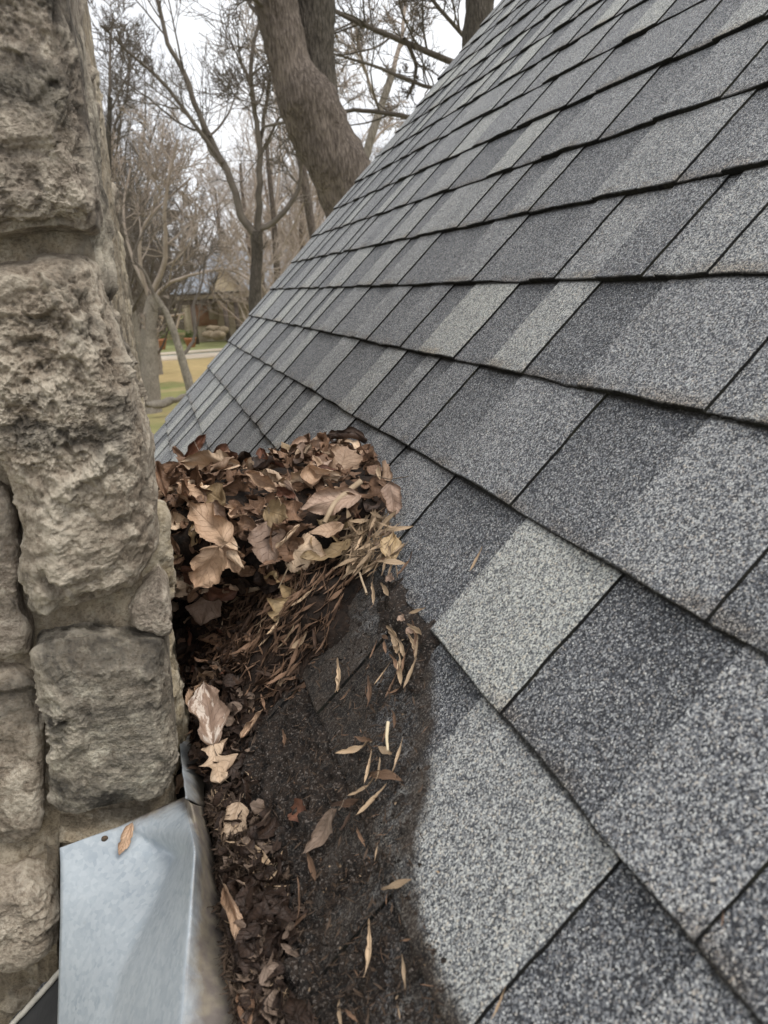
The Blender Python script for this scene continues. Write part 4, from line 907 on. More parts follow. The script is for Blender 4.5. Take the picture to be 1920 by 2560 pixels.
for i in range(150):
    P = mc[rnd.choice(inM)]; c = rnd.choice(['brown', 'brown', 'brown', 'dark', 'tan'])
    loc, al, nn, L = mat_seed_at(P, c, '', '')
    place('ash_seed', rnd.choice(SBY[c]), loc, al, nn, L, rnd.uniform(1.0, 1.5), {'brown': 'brown', 'dark': 'dark wet', 'tan': 'light tan'}[c] + ' seed in the combed mat of seeds under the dark hollow', 'seed', 'matted seeds under the heap')
for i in range(70):
    P = mc[rnd.choice(inL)]; c = rnd.choice(['brown', 'dark', 'dark'])
    loc, al, nn, L = mat_seed_at(P, c, '', '', 1.3)
    place('ash_seed', rnd.choice(SBY[c]), loc, al, nn, L, rnd.uniform(1.0, 1.5), {'brown': 'brown', 'dark': 'dark'}[c] + ' damp seed scattered in the black litter beside the stone', 'seed', 'damp seeds beside the stone')
for i in range(40):
    px, py = rnd.uniform(440, 570), rnd.uniform(1430, 1900)
    if py > 1750 and px > 530: continue
    P, n0 = hit(px, py); c = rnd.choice(['brown', 'dark', 'taupe', 'tan', 'brown', 'red']); kd = rnd.choice(['oval', 'elm', 'lance', 'elm'])
    nn = n0 + rng.normal(size=3) * .8; nn /= np.linalg.norm(nn); al = rng.normal(size=3); al -= (al @ nn) * nn; al /= np.linalg.norm(al); L = rnd.uniform(.022, .045)
    me, st = leaf_mesh(kd, rnd.randint(40, 52), rnd.choice([.8, -1.2, 1.6]), rnd.choice([.8, 1.4, 2.4]), rnd.choice([.6, -1.0]), 1.9, LEAF[c])
    CW = {'tan': 'tan', 'brown': 'brown', 'taupe': 'grey brown', 'red': 'red brown', 'dark': 'blackish'}[c]
    place('dead_leaf', me, P + n0 * rnd.uniform(0, .012) - al * L / 2, al, nn, L, rnd.uniform(.8, 1.2), f'small curled {CW} leaf in the dark gap between the stone and the seed mat', 'leaf', 'curled leaves in the gap beside the stone')
def mass(name, pts_fn, n, mat, label, kinds_, sizes, spread, tiltn):
    shapes = [leaf_shape(k_, 80 + i_, b_, .3, .3, 1.0) for i_, (k_, b_) in enumerate(kinds_)]
    Vl, Fl, LU, LV, off = [], [], [], [], 0
    for i in range(n):
        P, nb = pts_fn(); V, F, lu, lv = shapes[rnd.randrange(len(shapes))]
        nn = nb + rng.normal(size=3) * tiltn; nn /= np.linalg.norm(nn)
        al = D2 + rng.normal(size=3) * spread; al -= (al @ nn) * nn; al /= np.linalg.norm(al); sd = np.cross(al, nn); L = rnd.uniform(*sizes)
        W3 = P + (V[:, :1] * sd * rnd.uniform(.9, 1.5) + (V[:, 1:2] - .5) * al + V[:, 2:3] * nn) * L
        Vl.append(W3); Fl.append(F + off); off += len(V); LU.append(lu); LV.append(lv)
    o = add_mesh(name, np.vstack(Vl), np.vstack(Fl), mat, attrs={'lu': np.concatenate(LU), 'lv': np.concatenate(LV)})
    return tag(o, label, 'plant debris', kind='stuff')
def pt_mat(idx, lo_=-.002, hi_=.007): 
    return lambda: (mc[rnd.choice(idx)] + N_OUT * rnd.uniform(lo_, hi_), N_OUT)
SH1 = [('samara', .4), ('samara', -.5), ('samara', 1.0), ('sliver', .8)]
mass('seed_debris', pt_mat(inM), 620, SEED['brown'], 'thick mat of small brown seeds combed uphill under the heap', SH1, (.022, .04), .35, .4)
mass('seed_debris', pt_mat(inM, -.003, .004), 420, SEED['dark'], 'dark wet seeds deeper in the mat under the heap', SH1, (.022, .04), .5, .5)
mass('seed_debris', pt_mat(inL, -.002, .009), 350, SEED['brown'], 'brown seed bits scattered in the litter beside the chimney stone', SH1 + [('lance', 1.2)], (.012, .030), 1.5, .8)
mass('seed_debris', pt_mat(inL, -.002, .008), 800, SEED['dark'], 'black rotted seed and leaf bits beside the chimney stone', SH1 + [('lobed', .8), ('oval', 1.2)], (.012, .034), 1.5, .8)
m2c = mat2V[mat2F].mean(1); in2 = np.where(poly_sd(np.stack([m2c[:, 1], m2c @ D2], 1), mat2P) > .004)[0]
mass('fine_debris', lambda: (m2c[rnd.choice(in2)] + N_OUT * rnd.uniform(-.001, .006), N_OUT), 3800, SEED['fibre'], 'fine brown plant fibres matted beside the metal flashing', [('samara', .6), ('sliver', .8), ('sliver', -.9), ('samara', -1.1)], (.007, .022), 1.6, .8)
# cavity and inside of the heap: dark bits between the leaves
okc = np.where((cen[:, 2] > roof_Z(cen[:, 0]) + .002) & (cen[:, 0] > -.035) & (cen[:, 1] < 1.25))[0]
mass('leaf_debris', lambda: ((lambda f: (cen[f] + nrm_[f] * rnd.uniform(-.004, .006), nrm_[f]))(rnd.choice(okc))), 700, LEAF['brown'], 'broken brown leaf bits filling the heap behind the chimney',
     [('elm', .9), ('oval', -1.0), ('lobed', 1.2), ('lance', .8)], (.014, .036), 1.6, .7)
okh = np.where((cen[:, 2] < Z_TOP - .08) & (cen[:, 2] > roof_Z(cen[:, 0]) + .002) & (cen[:, 0] > -.035))[0]
mass('leaf_debris', lambda: ((lambda f: (cen[f] + nrm_[f] * rnd.uniform(-.002, .012), nrm_[f]))(rnd.choice(okh))), 500, LEAF['dark'], 'dark rotten leaf bits in the hollow under the heap',
     [('elm', .9), ('oval', -1.0), ('samara', 1.2), ('lance', .8)], (.018, .04), 1.6, .7)
# under the right end: thin stems and seeds hanging like straw
def pt_hang():
    x, y = rnd.uniform(1180, 1480), rnd.uniform(520, 800); P, n0 = hit(*z2(x, y)); return P + n0 * rnd.uniform(.002, .02), n0
mass('seed_debris', pt_hang, 170, SEED['tan'], 'tangled dry seeds and stems under the right end of the heap', SH1, (.022, .042), .5, .4)
WALLP = [(470, 1640), (560, 1640), (650, 1760), (640, 1900), (655, 2000), (720, 2150), (760, 2300), (720, 2450), (800, 2570), (620, 2570), (585, 2400), (560, 2200), (535, 2040), (505, 1860), (478, 1740)]
WA = np.array(WALLP, float)
def pt_wall():
    while True:
        x, y = rnd.uniform(460, 800), rnd.uniform(1640, 2570)
        if poly_sd(np.array([[x, y]], float), WA)[0] > rnd.uniform(-4, 30): P, n0 = hit(x, y); return P + n0 * rnd.uniform(.0, .009), n0
BITS = [('lance', 1.2), ('oval', 1.6), ('samara', .9), ('lobed', 1.4), ('sliver', .9), ('elm', -1.6)]
mass('wall_debris', pt_wall, 620, LEAF['dark'], 'blackish rotted leaf bits heaped along the metal flashing', BITS, (.010, .030), 1.6, .9)
mass('wall_debris', pt_wall, 260, LEAF['taupe'], 'brown broken leaf bits heaped along the metal flashing', BITS, (.009, .026), 1.6, .9)
mass('wall_debris', pt_wall, 90, SEED['tan'], 'light chips and splinters among the litter along the metal flashing', [('samara', .9), ('sliver', 1.1)], (.008, .022), 1.6, .7)
# loose crumbs and fibres over the stain
DC = DIRT[:11].mean(0)
def pt_crumb():
    while True:
        x, y = rnd.uniform(560, 1110), rnd.uniform(1500, 2560); Yv = np.array([yv(x, y)])
        if poly_sd(Yv, DIRT)[0] > rnd.uniform(-.012, .03): return on_roof(x, y, .005 + rnd.uniform(0, .003)), N_OUT
mass('soil_crumbs', pt_crumb, 2600, M_SOIL, 'black crumbs and fibres strewn over the dirty shingles', [('oval', .9), ('sliver', 1.2), ('sliver', -1.0), ('oval', -1.5)], (.002, .007), 1.6, .7)
mass('soil_crumbs', pt_crumb, 200, SEED['brown'], 'small brown chips sprinkled over the dirty shingles', [('samara', .9), ('sliver', 1.2), ('sliver', -.8)], (.003, .011), 1.6, .5)
mass('soil_fibres', pt_crumb, 1500, SEED['fibre'], 'thin dark brown fibres strewn over the soil and dirty shingles', [('sliver', 1.2), ('sliver', -.8), ('samara', 1.3)], (.004, .014), 1.6, .6)
mass('soil_crumbs', pt_crumb, 45, SEED['tan'], 'tiny pale specks sprinkled over the dirty shingles', [('oval', .9)], (.002, .004), 1.6, .5)

# sticks and fine stems
def stick(name, pts, r0, r1, label, cat, mat=M_TWIG, lift=.02, group=None):
    P = []
    for x, y in pts: h_, n_ = hit(x, y); P.append(h_ + n_ * lift)
    P = np.array(P); t = np.linspace(0, len(P) - 1, len(P) * 5); P = np.stack([np.interp(t, np.arange(len(P)), P[:, i]) for i in range(3)], 1)
    for _ in range(2): P[1:-1] = (P[:-2] + 2 * P[1:-1] + P[2:]) / 4
    V, F = tube(P, np.linspace(r0, r1, len(P)), 8); V = V + (fbm(V, 120, 2) * r0 * .25)[:, None]
    o = add_mesh(name, V, F, mat); tag(o, label, cat, group); return o
M_PALESTICK = mat_simple('bleached stick', (.30, .22, .14), (.44, .34, .235), 40, .8, .001)
stick('stick', [z2(1050, 525), z2(1140, 455), z2(1235, 385)], .0030, .0038, 'pale broken stick lying on the right side of the leaf heap', 'stick', M_PALESTICK, .026)
stick('leaf_stem', [z5(1168, 268), z5(1160, 350), z5(1168, 432)], .0016, .0010, 'short white stalk standing among the crossed seeds', 'stem', mat_simple('white stalk', (.5, .4, .25), (.62, .52, .36), 30), .008)
stick('leaf_stem', [z2(1285, 840), z2(1305, 900), z2(1330, 965)], .0011, .0013, 'orange stalk hanging below the right end of the heap', 'stem', M_PALESTICK, .012)
stick('leaf_stem', [z2(800, 700), z2(790, 800)], .0009, .0008, 'thin stalk hanging in front of the dark hollow', 'stem', M_PALESTICK, .03)
stick('twig', [z2(1560, 290), z2(1450, 305), z2(1300, 290)], .0005, .0008, 'thin twig poking out of the right end of the heap', 'twig', M_TWIG, .012)
stick('twig', [z2(1100, 690), z2(1240, 600), z2(1330, 500)], .0010, .0008, 'slanting twig through the tangle at the right of the heap', 'twig', M_TWIG, .025)
stick('twig', [z2(370, 150), z2(340, 90)], .0012, .0006, 'short bare twig between the leaves on the top left of the heap', 'twig', M_TWIG, .03)
# exec-marker: background

# ------------------------------------------------------------------ background: garden, trees, house
GZ = -3.2
def ground():
    nx, ny = 60, 80
    xs = np.linspace(-1, 1, nx) ** 3 * 400; ys = np.linspace(0, 1, ny) ** 2.2 * 700 - 12
    XX, YY = np.meshgrid(xs, ys); P = np.stack([XX.ravel(), YY.ravel(), np.full(XX.size, GZ)], 1)
    t = NT('winter lawn'); a = t.noise(.16, 4); b = t.noise(2.5, 6, rough=.7); c = t.noise(.5, 4)
    col = t.mix(t.ramp(a, [(.42, 0), (.58, 1)]), (.13, .17, .045), (.30, .24, .11))
    col = t.mix(t.ramp(c, [(.5, 0), (.66, .8)]), col, (.34, .27, .13))
    sep = t.n('ShaderNodeSeparateXYZ', {0: t.co}); band = t.math('ADD', sep.outputs[1], t.math('MULTIPLY', c, 6))
    straw = t.ramp(t.math('MULTIPLY', band, .01), [(.325, 0), (.335, 1), (.42, 1), (.43, 0)])
    col = t.mix(t.math('MULTIPLY', straw, .85), col, (.46, .335, .16))
    grn = t.ramp(t.math('MULTIPLY', band, .01), [(.465, 0), (.475, 1), (.56, 1), (.6, 0)])
    col = t.mix(t.math('MULTIPLY', grn, .8), col, (.20, .22, .09))
    col = t.mix(t.ramp(b, [(.35, .4), (.6, 0)]), col, t.mix(1.0, col, (.5, .5, .45), 'MULTIPLY'))
    tag(add_mesh('lawn', P, grid_faces(ny, nx), t.fin(col, .95, t.bump(b, .05, .6))), kind='structure')
ground()
M_STUCCO = mat_simple('pale paving', (.46, .38, .29), (.58, .50, .40), 1.2, .9, .01)
V, F = box(-14, 12, 39.5, 42.0, GZ - .05, GZ + .06); tag(add_mesh('patio', V, F, M_STUCCO, smooth=False), kind='structure')
V, F = box(-14, 12, 43.5, 44.6, GZ - .05, GZ + .05); tag(add_mesh('path', V, F, M_STUCCO, smooth=False), kind='structure')
V, F = box(-6.0, 6, 42.1, 42.9, GZ - .05, GZ + .03); tag(add_mesh('pool_water', V, F, mat_simple('pool water', (.05, .16, .17), (.09, .22, .22), 2, .15, .01), smooth=False), kind='structure')

BARK = {'grey': mat_bark('grey brown bark', (.075, .06, .05), (.165, .135, .112)), 'dark': mat_bark('dark bark', (.05, .042, .034), (.10, .086, .07)),
        'pale': mat_bark('pale bark', (.19, .165, .135), (.29, .255, .21)), 'twig': mat_simple('far twigs', (.24, .195, .155), (.36, .30, .25), 3, .9, .002),
        'twigd': mat_simple('brown twigs', (.080, .066, .053), (.145, .122, .10), 3, .9, .002)}
class Br:
    def __init__(s): s.V = []; s.F = []; s.n = 0
    def add(s, P, rad, sides):
        V, F = tube(P, rad, sides); s.V.append(V); s.F.append(F + s.n); s.n += len(V)
    def get(s): return np.vstack(s.V), np.vstack(s.F)
def wander(r, p, d, L, n, wig, up):
    P = [np.array(p)]; d = d / np.linalg.norm(d)
    for i in range(n):
        d = d + r.normal(size=3) * wig + np.array([0, 0, up]); d /= np.linalg.norm(d); P.append(P[-1] + d * L / n)
    return np.array(P)
def sprout(B, r, P, rad, level, maxlev, nch, Lf, rf, minr):
    """side branches off polyline P"""
    n = len(P); total = np.linalg.norm(np.diff(P, axis=0), axis=1).sum()
    for _ in range(nch[level]):
        t = r.uniform(.25, .98) * (n - 1); i = min(int(t), n - 2); f = t - i; p = P[i] * (1 - f) + P[i + 1] * f
        T = P[i + 1] - P[i]; T /= np.linalg.norm(T) + 1e-9
        s = r.normal(size=3); s -= (s @ T) * T; s /= np.linalg.norm(s); d = T * r.uniform(.5, 1.0) + s * r.uniform(.6, 1.1)
        L = total * Lf * r.uniform(.6, 1.25) * (1 - .45 * t / (n - 1)); rr = max(minr, np.interp(t, np.arange(n), rad) * rf)
        m = 7 if level < 2 else 5; Q = wander(r, p, d, L, m, .17 if level == 0 else .12, .07); q = np.linspace(rr, max(minr * .7, rr * .35), len(Q))
        B.add(Q, q, 6 if level == 0 else 4 if level == 1 else 3)
        if level + 1 < maxlev: sprout(B, r, Q, q, level + 1, maxlev, nch, Lf, rf, minr)
def px_path(pts, Y): return np.array([at_Y(x, y, Y) for x, y in pts])
def dense(P, rad, k=5):
    t = np.linspace(0, len(P) - 1, (len(P) - 1) * k + 1); Q = np.stack([np.interp(t, np.arange(len(P)), P[:, i]) for i in range(3)], 1)
    for _ in range(3): Q[1:-1] = (Q[:-2] + 2 * Q[1:-1] + Q[2:]) / 4
    return Q, np.interp(t, np.arange(len(P)), rad)
def trunk_mesh(Q, q, sides, name, bark, root):
    V, F = tube(Q, q, sides); c_ = np.repeat(Q, sides, 0); nrm = V - c_; nrm /= np.linalg.norm(nrm, axis=1)[:, None] + 1e-9
    V = V + nrm * ((fbm(V, 3.0, 2) * .12 + fbm(V * np.array([1, 1, .22]), 22.0, 3, .6, True) * .085) * np.repeat(q, sides))[:, None]
    return child(name, V, F, BARK[bark], root)
def tree(label, Y, trunk, tr_w, limbs, seed, nch=(7, 6, 5), bark='grey', twig='twigd', maxlev=3, minr=.0045, Lf=.62, sides=20, to_ground=True, group=None, trunk_shoots=4, stems=None):
    """trunk: pixel path from the lowest seen point up; tr_w: widths in pixels"""
    r = np.random.default_rng(seed); P = px_path(trunk, Y); rad = np.array(tr_w) / FPX * Y * .5
    if to_ground and P[0][2] > GZ:
        g = P[0] + (P[0] - P[1]) / np.linalg.norm(P[0] - P[1]) * .2; base = np.array([g[0] + (P[0] - P[1])[0] * .15, g[1], GZ - .1])
        P = np.vstack([base, (base * .5 + P[0] * .5), P]); rad = np.concatenate([[rad[0] * 1.35, rad[0] * 1.08], rad])
    Q, q = dense(P, rad, 6)
    root = empty('bare_tree', (Q[0][0], Q[0][1], GZ), label, 'tree', group)
    trunk_mesh(Q, q, sides, 'trunk', bark, root)
    for pts, wd, dY, bk in (stems or []):
        L_ = px_path(pts, Y + dY); l, lq = dense(L_, np.array(wd) / FPX * Y * .5, 6); trunk_mesh(l, lq, sides, 'limb', bk, root)
    B = Br()
    for pts, wd in limbs:
        L_ = px_path(pts, Y); L_[:, 1] += np.linspace(0, r.uniform(-.06, .06) * Y, len(L_)); lr = np.array(np.linspace(wd[0], wd[1], len(L_))) / FPX * Y * .5
        l, lq = dense(L_, lr, 4); l = l + r.normal(size=l.shape) * lq[:, None] * .15; B.add(l, lq, 10 if wd[0] > 20 else 7); sprout(B, r, l, lq, 0, maxlev, nch, Lf, .42, minr)
    if trunk_shoots:
        k_ = len(Q) // 2; nc2 = (trunk_shoots,) + tuple(nch[1:]); sprout(B, r, Q[k_:], q[k_:] * .35, 0, maxlev, nc2, .4, .5, minr)
    V, F = B.get(); child('crown', V, F, BARK[twig], root)
    return root
def z1(*a): return [(x * .5787, y * .5787) for x, y in a]
tree('massive leaning tree trunk forking in two, just behind the far roof edge', 7.0, [(915, 600), (862, 455), (812, 350), (768, 255), (724, 160), (700, 70), (686, 0), (650, -160), (600, -420)], [130, 128, 130, 122, 86, 84, 86, 74, 50],
     [([(672, -60), (760, -160), (900, -260)], (30, 14)), ([(800, -200), (900, -330)], (30, 14)), ([(700, 40), (620, 10), (540, -60)], (12, 6))], 5, (6, 6, 6), 'grey', 'twigd', minr=.0035, sides=40, trunk_shoots=5,
     stems=[([(835, 430), (806, 340), (789, 250), (783, 150), (781, 70), (781, 0), (790, -200), (830, -450)], [70, 92, 92, 90, 92, 92, 76, 56], .20, 'dark')])
tree('dark rough trunk rising behind the top of the shingle roof edge', 8.0, [(1180, 260), (1195, 90), (1200, 0), (1215, -200)], [66, 64, 62, 56], [([(1215, -200), (1180, -400)], (50, 30))], 6, (4, 4, 3), 'dark', 'twigd', minr=.004, trunk_shoots=3)
tree('slim dark tree splitting into upswept limbs beside the big trunk', 15.0, z1((1100, 1320), (1105, 1180), (1112, 1080), (1108, 1000)), [30, 26, 25, 26],
     [(z1((1100, 1010), (1045, 950), (1025, 840), (970, 710), (905, 590), (840, 440), (800, 300), (720, 180), (690, 0), (640, -120)), (20, 7)),
      (z1((1112, 1000), (1118, 850), (1122, 640), (1092, 500), (1070, 300), (1095, 160), (1150, 20)), (17, 6)), (z1((1118, 990), (1170, 975), (1250, 890), (1290, 800), (1282, 700), (1300, 620)), (15, 6)),
      (z1((1122, 640), (1138, 480), (1150, 350), (1180, 260)), (10, 5)), (z1((960, 700), (820, 520), (700, 360), (540, 240), (500, 200)), (11, 4)), (z1((905, 590), (1000, 480), (1060, 300)), (6, 3))], 7, (8, 8, 6), 'dark', 'twigd', minr=.006)
tree('pale grey tree with spreading roots beside the chimney stone', 22.5, [(376, 1005), (374, 900), (372, 800), (384, 740)], [46, 32, 30, 27],
     [(z1((650, 1290), (610, 1200), (600, 1040), (640, 940), (720, 870), (820, 780)), (10, 4)), (z1((655, 1280), (720, 1120), (700, 900), (760, 640)), (14, 5)), (z1((640, 1330), (700, 1230), (850, 1180), (980, 1160), (1080, 1230)), (9, 4)),
      (z1((650, 1280), (560, 1100), (520, 900), (560, 700)), (9, 4))], 8, (8, 8, 6), 'pale', 'twig', minr=.011, to_ground=True)
tree('slender grey tree forking low down between the chimney and the roof', 19.0, [(482, 1000), (470, 950), (456, 900), (436, 830), (415, 780), (385, 735)], [20, 19, 18, 15, 13, 11],
     [(z1((785, 1540), (840, 1480), (850, 1400), (835, 1310), (880, 1250), (900, 1100)), (9, 4)), (z1((665, 1270), (620, 1160), (560, 1120), (640, 960), (690, 900)), (8, 3))], 9, (6, 5, 4), 'pale', 'twigd', minr=.008)
tree('straight mid brown tree seen between the slim tree and the big trunk', 17.0, z1((1370, 1120), (1345, 980), (1320, 800), (1290, 640), (1265, 540)), [20, 18, 17, 16, 14],
     [(z1((1265, 540), (1240, 300), (1180, 60), (1150, -100)), (13, 5)), (z1((1300, 650), (1380, 480), (1440, 330)), (8, 4))], 10, (8, 8, 6), 'grey', 'twig', minr=.007)
tree('short leaning trunk right beside the lower part of the big trunk', 16.0, z1((1450, 1000), (1415, 880), (1385, 770), (1370, 700)), [17, 15, 14, 12], [(z1((1370, 700), (1350, 500), (1330, 300)), (11, 5))], 12, (7, 7, 6), 'grey', 'twig', minr=.007)
tree('thin straight tree close to the edge of the chimney', 16.0, z1((500, 1300), (480, 1000), (468, 660), (475, 420)), [13, 12, 10, 9], [(z1((475, 420), (470, 200), (480, 0)), (8, 4)), (z1((470, 500), (540, 330), (600, 200)), (5, 3))], 13, (9, 8, 6), 'dark', 'twigd', minr=.006)
tree('tall light brown tree slanting across the sky right of the big trunk', 11.0, z1((1560, 760), (1600, 600), (1640, 480), (1700, 300)), [18, 17, 16, 14],
     [(z1((1700, 300), (1760, 120), (1800, -60)), (12, 7)), (z1((1640, 480), (1540, 260), (1500, 130)), (8, 4)), (z1((1590, 640), (1680, 540), (1760, 500)), (8, 4))], 14, (8, 8, 6), 'pale', 'twig', minr=.005)
# limbs crossing right of the big trunk belong to a near tree hidden by the roof
tree('tree behind the roof whose grey limbs reach left over the sky', 9.0, [(1330, 560), (1290, 350), (1240, 180)], [70, 60, 52],
     [([(1250, 200), (1100, 140), (1010, 95), (900, 45), (820, 0), (740, -40)], (17, 8)), ([(1250, 230), (1070, 300), (985, 275), (900, 258), (830, 270), (720, 285), (672, 293)], (13, 6)),
      ([(1240, 180), (1120, 60), (1010, -60)], (13, 7)), ([(1010, 95), (1060, 160), (1040, 230)], (12, 5)), ([(1250, 220), (1100, 230), (960, 160), (840, 120)], (12, 5))], 15, (9, 8, 6), 'grey', 'twigd', minr=.004)

# far bare trees standing in rows: three built, the rest copied
protos = []
for s_ in range(4):
    r = np.random.default_rng(70 + s_); root = empty('far_bare_tree', (0, 0, 0), 'x', 'tree'); Hh = 11.0
    P = wander(r, (0, 0, 0), np.array([0, 0, 1.0]), Hh * .75, 10, .05, .03); q = np.linspace(.17, .06, len(P)); V, F = tube(P, q, 8); add_mesh('trunk', V, F, BARK['grey' if s_ % 2 else 'pale'], root)
    B = Br()
    for j in range(9):
        t = r.uniform(1.2, 9.5); i = int(t); p = P[i]; a = r.uniform(0, 2 * PI); d = np.array([math.cos(a) * .7, math.sin(a) * .7, r.uniform(.5, 1.1)])
        Q = wander(r, p, d, Hh * r.uniform(.28, .5), 8, .14, .06); qq = np.linspace(.055, .016, len(Q)); B.add(Q, qq, 5); sprout(B, r, Q, qq, 0, 3, (9, 7, 5), .6, .42, .006)
    V, F = B.get(); add_mesh('crown', V, F, BARK['twig' if s_ % 2 else 'twigd'], root); protos.append(root)
spots = [(0, 44), (0, 41), (0, 33), (0, 46), (-.5, 26), (-2.6, 28), (1.4, 29), (-3.6, 34), (-1.6, 36), (.6, 38), (3.2, 37), (-5.5, 42), (-8, 46), (5.2, 45), (-3, 62), (1, 64), (4.5, 62), (-7, 60), (8, 66), (-11, 64), (-4.6, 31), (-1.2, 70), (-5, 75), (3, 78), (7.5, 58), (-9, 76), (.2, 33), (-6.6, 52)]
for i, (dx, Y) in enumerate(spots):
    src = protos[i % 4]
    if i < 4: o = src
    else:
        o = src.copy(); COL.objects.link(o)
        for ch in src.children:
            c = ch.copy(); COL.objects.link(c); c.parent = o
    # spread across the strip of garden seen between chimney and roof
    px = (250 + (i * 137 % 640)) if Y > 55 else [330, 640, 372, 705, 300, 700, 340, 760, 372, 660, 320, 820, 280, 740, 355, 690][i % 16]; o.location = (at_Y(px, 733, Y)[0], Y, GZ - .05); sc_ = rnd.uniform(.75, 1.15) * (1.25 if Y > 55 else 1); o.scale = (sc_,) * 3; o.rotation_euler = (0, 0, rnd.uniform(0, 6.28))
    o['label'] = 'bare winter tree standing in the blurred thicket behind the garden'; o['category'] = 'tree'; o['group'] = 'bare trees behind the garden'
# dark evergreen mass and brushwood far away
def brush():
    r = np.random.default_rng(9); Vl = []; Fl = []; n = 0
    for i in range(9000):
        y = r.uniform(60, 95); x = r.uniform(-34, 24); z = GZ + abs(r.normal()) * 3.0 * (1 + .5 * math.sin(x * .6)) ; s = r.uniform(.2, .5)
        a = r.normal(size=(3, 3)) * s; Vl.append(np.array([x, y, z]) + a); Fl.append(np.arange(3) + n); n += 3
    tag(add_mesh('woods', np.vstack(Vl), np.array(Fl), mat_simple('distant scrub', (.10, .085, .06), (.20, .165, .13), .3, .95, .0)), 'grey brown scrub and woods far behind the garden', 'woods', kind='stuff')
brush()

# neighbour's stone house
M_HS = mat_simple('house stonework', (.36, .29, .20), (.55, .46, .34), 2.2, .9, .03, 5); M_HR = mat_simple('blue grey house roof', (.20, .22, .25), (.28, .30, .33), 2, .85, .01)
M_WD = mat_simple('dark porch timber', (.09, .07, .058), (.15, .12, .10), 4); M_WL = mat_simple('light fascia board', (.30, .24, .18), (.38, .32, .25), 4); M_BK = mat_simple('reddish brick', (.28, .15, .10), (.38, .24, .17), 3, .9, .01)
def house():
    Y0 = 50.0; x = lambda px: at_Y(px, 760, Y0)[0]; z = lambda py: at_Y(560, py, Y0)[2]
    h = empty('stone_house', (x(640), Y0, GZ), 'low stone house with blue grey roof and dark porch posts across the garden', 'house')
    def bxp(name, x0, x1, y0, y1, z0, z1, m): V, F = box(x0, x1, y0, y1, z0, z1); return child(name, V, F, m, h, smooth=False)
    bxp('wall', x(470), x(1000), Y0 + 2.0, Y0 + 9, GZ, z(722), M_HS)
    bxp('brick_panel', x(478), x(545), Y0 + 1.94, Y0 + 2.0, z(815), z(748), M_BK)
    bxp('porch_beam', x(440), x(1000), Y0 - .2, Y0 + .2, z(745), z(733), M_WL)
    bxp('porch_ceiling', x(445), x(1000), Y0 - .1, Y0 + 1.98, z(733), z(731), M_WD)
    bxp('porch_header', x(446), x(1000), Y0 - .05, Y0 + .15, z(757), z(745.5), M_WD)
    for p in (481, 562, 590, 700): bxp('porch_post', x(p) - .14, x(p) + .14, Y0 - .04, Y0 + .13, GZ, z(757.5), M_WD)
    bxp('window', x(525), x(548), Y0 + 1.90, Y0 + 1.93, z(800), z(755), M_WL)
    # main roof, sloping up and away
    x0, x1 = x(440), x(1000); ze, zr = z(731) + .12, z(618)
    V = np.array([(x0, Y0 - .4, ze), (x1, Y0 - .4, ze), (x1, Y0 + 6, zr), (x0 + 3.2, Y0 + 6, zr), (x0, Y0 - .4, ze - .1), (x1, Y0 - .4, ze - .1), (x1, Y0 + 11, ze - .1), (x0, Y0 + 11, ze - .1)])
    child('roof', V, [(0, 1, 2, 3), (4, 7, 6, 5), (0, 4, 5, 1), (0, 3, 7), (0, 7, 4), (3, 2, 6, 7), (1, 5, 6, 2)], M_HR, h, smooth=False)
    # front gable
    gx0, gx1, gc = x(530), x(608), x(562); gz = z(728); top = z(668)
    V = np.array([(gx0, Y0 - .5, gz), (gx1, Y0 - .5, gz), (gc, Y0 - .5, top), (gx0, Y0 + 3, gz), (gx1, Y0 + 3, gz), (gc, Y0 + 3, top)])
    child('gable_wall', V, [(0, 1, 2), (3, 5, 4), (0, 3, 4, 1)], M_HS, h, smooth=False)
    V = np.array([(gx1 + .2, Y0 - .7, gz - .05), (gc, Y0 - .7, top + .1), (gc, Y0 + 3.2, top + .1), (gx1 + .2, Y0 + 3.2, gz - .05), (gx0 - .2, Y0 - .7, gz - .05), (gx0 - .2, Y0 + 3.2, gz - .05)])
    o = child('gable_roof', V, [(0, 1, 2, 3), (1, 4, 5, 2)], M_HR, h, smooth=False); md = o.modifiers.new('t', 'SOLIDIFY'); md.thickness = .12
house()
M_BL = mat_simple('beige rock', (.15, .115, .075), (.27, .215, .145), 3, .95, .03, 9)
def boulder(px, py, wpx, hpx, Y, label, sd):
    th = np.linspace(0, 2 * PI, 36, endpoint=False); ph = np.linspace(0, PI, 20); c = at_Y(px, py, Y); sx = wpx / FPX * Y / 2; sz = hpx / FPX * Y / 2
    V = np.array([[(sx * math.sin(p) * math.cos(t), sx * .7 * math.sin(p) * math.sin(t), sz * math.cos(p)) for t in th] for p in ph]).reshape(-1, 3)
    V = V * (1 + facets(V + sd, .35, sd, .9, .5) * .8 + fbm(V + sd, 4., 3) * .10)[:, None]; zz = max(c[2], GZ + sz * .6)
    o = add_mesh('boulder', V + np.array([c[0], Y, zz]), grid_faces(20, 36, wrap=True), M_BL, smooth=False); tag(o, label, 'boulder', 'beige boulders before the house')
for i, (px, py, w_, h_, Y, lab) in enumerate([(520, 836, 28, 18, 47.5, 'beige boulder at the left end of the rock group before the porch'), (546, 838, 32, 20, 47, 'widest beige boulder of the rock group before the porch'), (532, 822, 34, 16, 49, 'flat beige boulder resting behind the other rocks before the porch'),
        (560, 826, 22, 20, 48.5, 'beige boulder beside the dark porch post')]): boulder(px, py, w_, h_, Y, lab, i + 1.5)
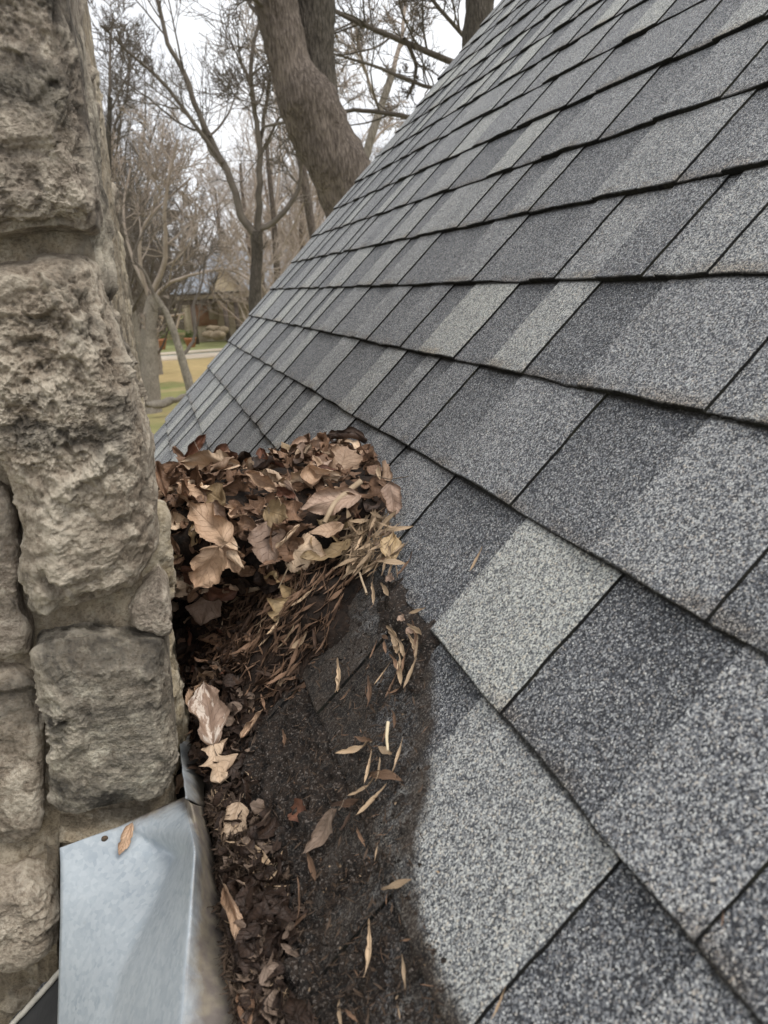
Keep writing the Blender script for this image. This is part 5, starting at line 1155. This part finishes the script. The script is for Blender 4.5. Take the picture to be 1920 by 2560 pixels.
# terracotta pots and swing frame on the lawn
M_TC = mat_simple('terracotta', (.42, .17, .09), (.52, .24, .14), 3)
for i, (px, py, s, lab) in enumerate([(402, 862, 1.0, 'orange terracotta pot on the lawn nearest the pale tree'), (478, 856, .9, 'orange terracotta pot behind the slender grey tree'), (486, 838, .7, 'smaller terracotta pot farther back by the path')]):
    r_ = ray(px, py + 12); Y = GZ / r_[2] * r_[1]; c = at_Y(px, py + 12, Y)
    prof = [(.0, 0), (.26, 0), (.38, .5), (.42, .52), (.42, .62), (.36, .62), (.34, .5), (0, .48)]; th = np.linspace(0, 2 * PI, 20, endpoint=False)
    V = np.array([[(a * s * math.cos(t), a * s * math.sin(t), b * s) for t in th] for a, b in prof]).reshape(-1, 3)
    o = empty('plant_pot', (c[0], c[1], GZ), lab, 'pot', 'terracotta pots on the lawn')
    add_mesh('pot', V, grid_faces(len(prof), 20, wrap=True), M_TC, o)
    Vl = rng.normal(size=(240, 3)) * np.array([.18, .18, .14]) * s + np.array([0, 0, .72 * s]); V3 = (Vl[:, None, :] + rng.normal(size=(240, 3, 3)) * .06 * s).reshape(-1, 3)
    add_mesh('plant', V3, np.arange(720).reshape(-1, 3), mat_simple('pot plant', (.05, .08, .02), (.12, .14, .05), 5), o)
sw = empty('swing_frame', (at_Y(415, 800, 40)[0], 40, GZ), 'light timber swing frame standing on the far lawn', 'swing frame')
pz = lambda a, b, Y=40: at_Y(a, b, Y)
for a, b in (((392, 838), (407, 792)), ((450, 785), (435, 845))):
    P = np.array([pz(*a), pz(*b)]); V, F = tube(np.array([P[0], P.mean(0), P[1]]), .06, 6); child('leg', V, F, M_WL, sw)
P = np.array([pz(385, 793), pz(425, 790), pz(462, 784)]); V, F = tube(P, .06, 6); child('crossbar', V, F, M_WL, sw)
# fallen log by the roots of the pale tree
LY = 21.3
P = px_path([(362, 1012), (400, 1010), (440, 1000), (470, 985), (500, 972)], LY); Q, q = dense(P, np.array([16, 20, 15, 11, 8]) / FPX * LY * .5, 5); V, F = tube(Q, q, 10)
V = V + (fbm(V, 4, 3) * .05)[:, None]; tag(add_mesh('fallen_log', V, F, BARK['pale']), 'pale fallen log lying on the grass at the foot of the pale tree', 'log')
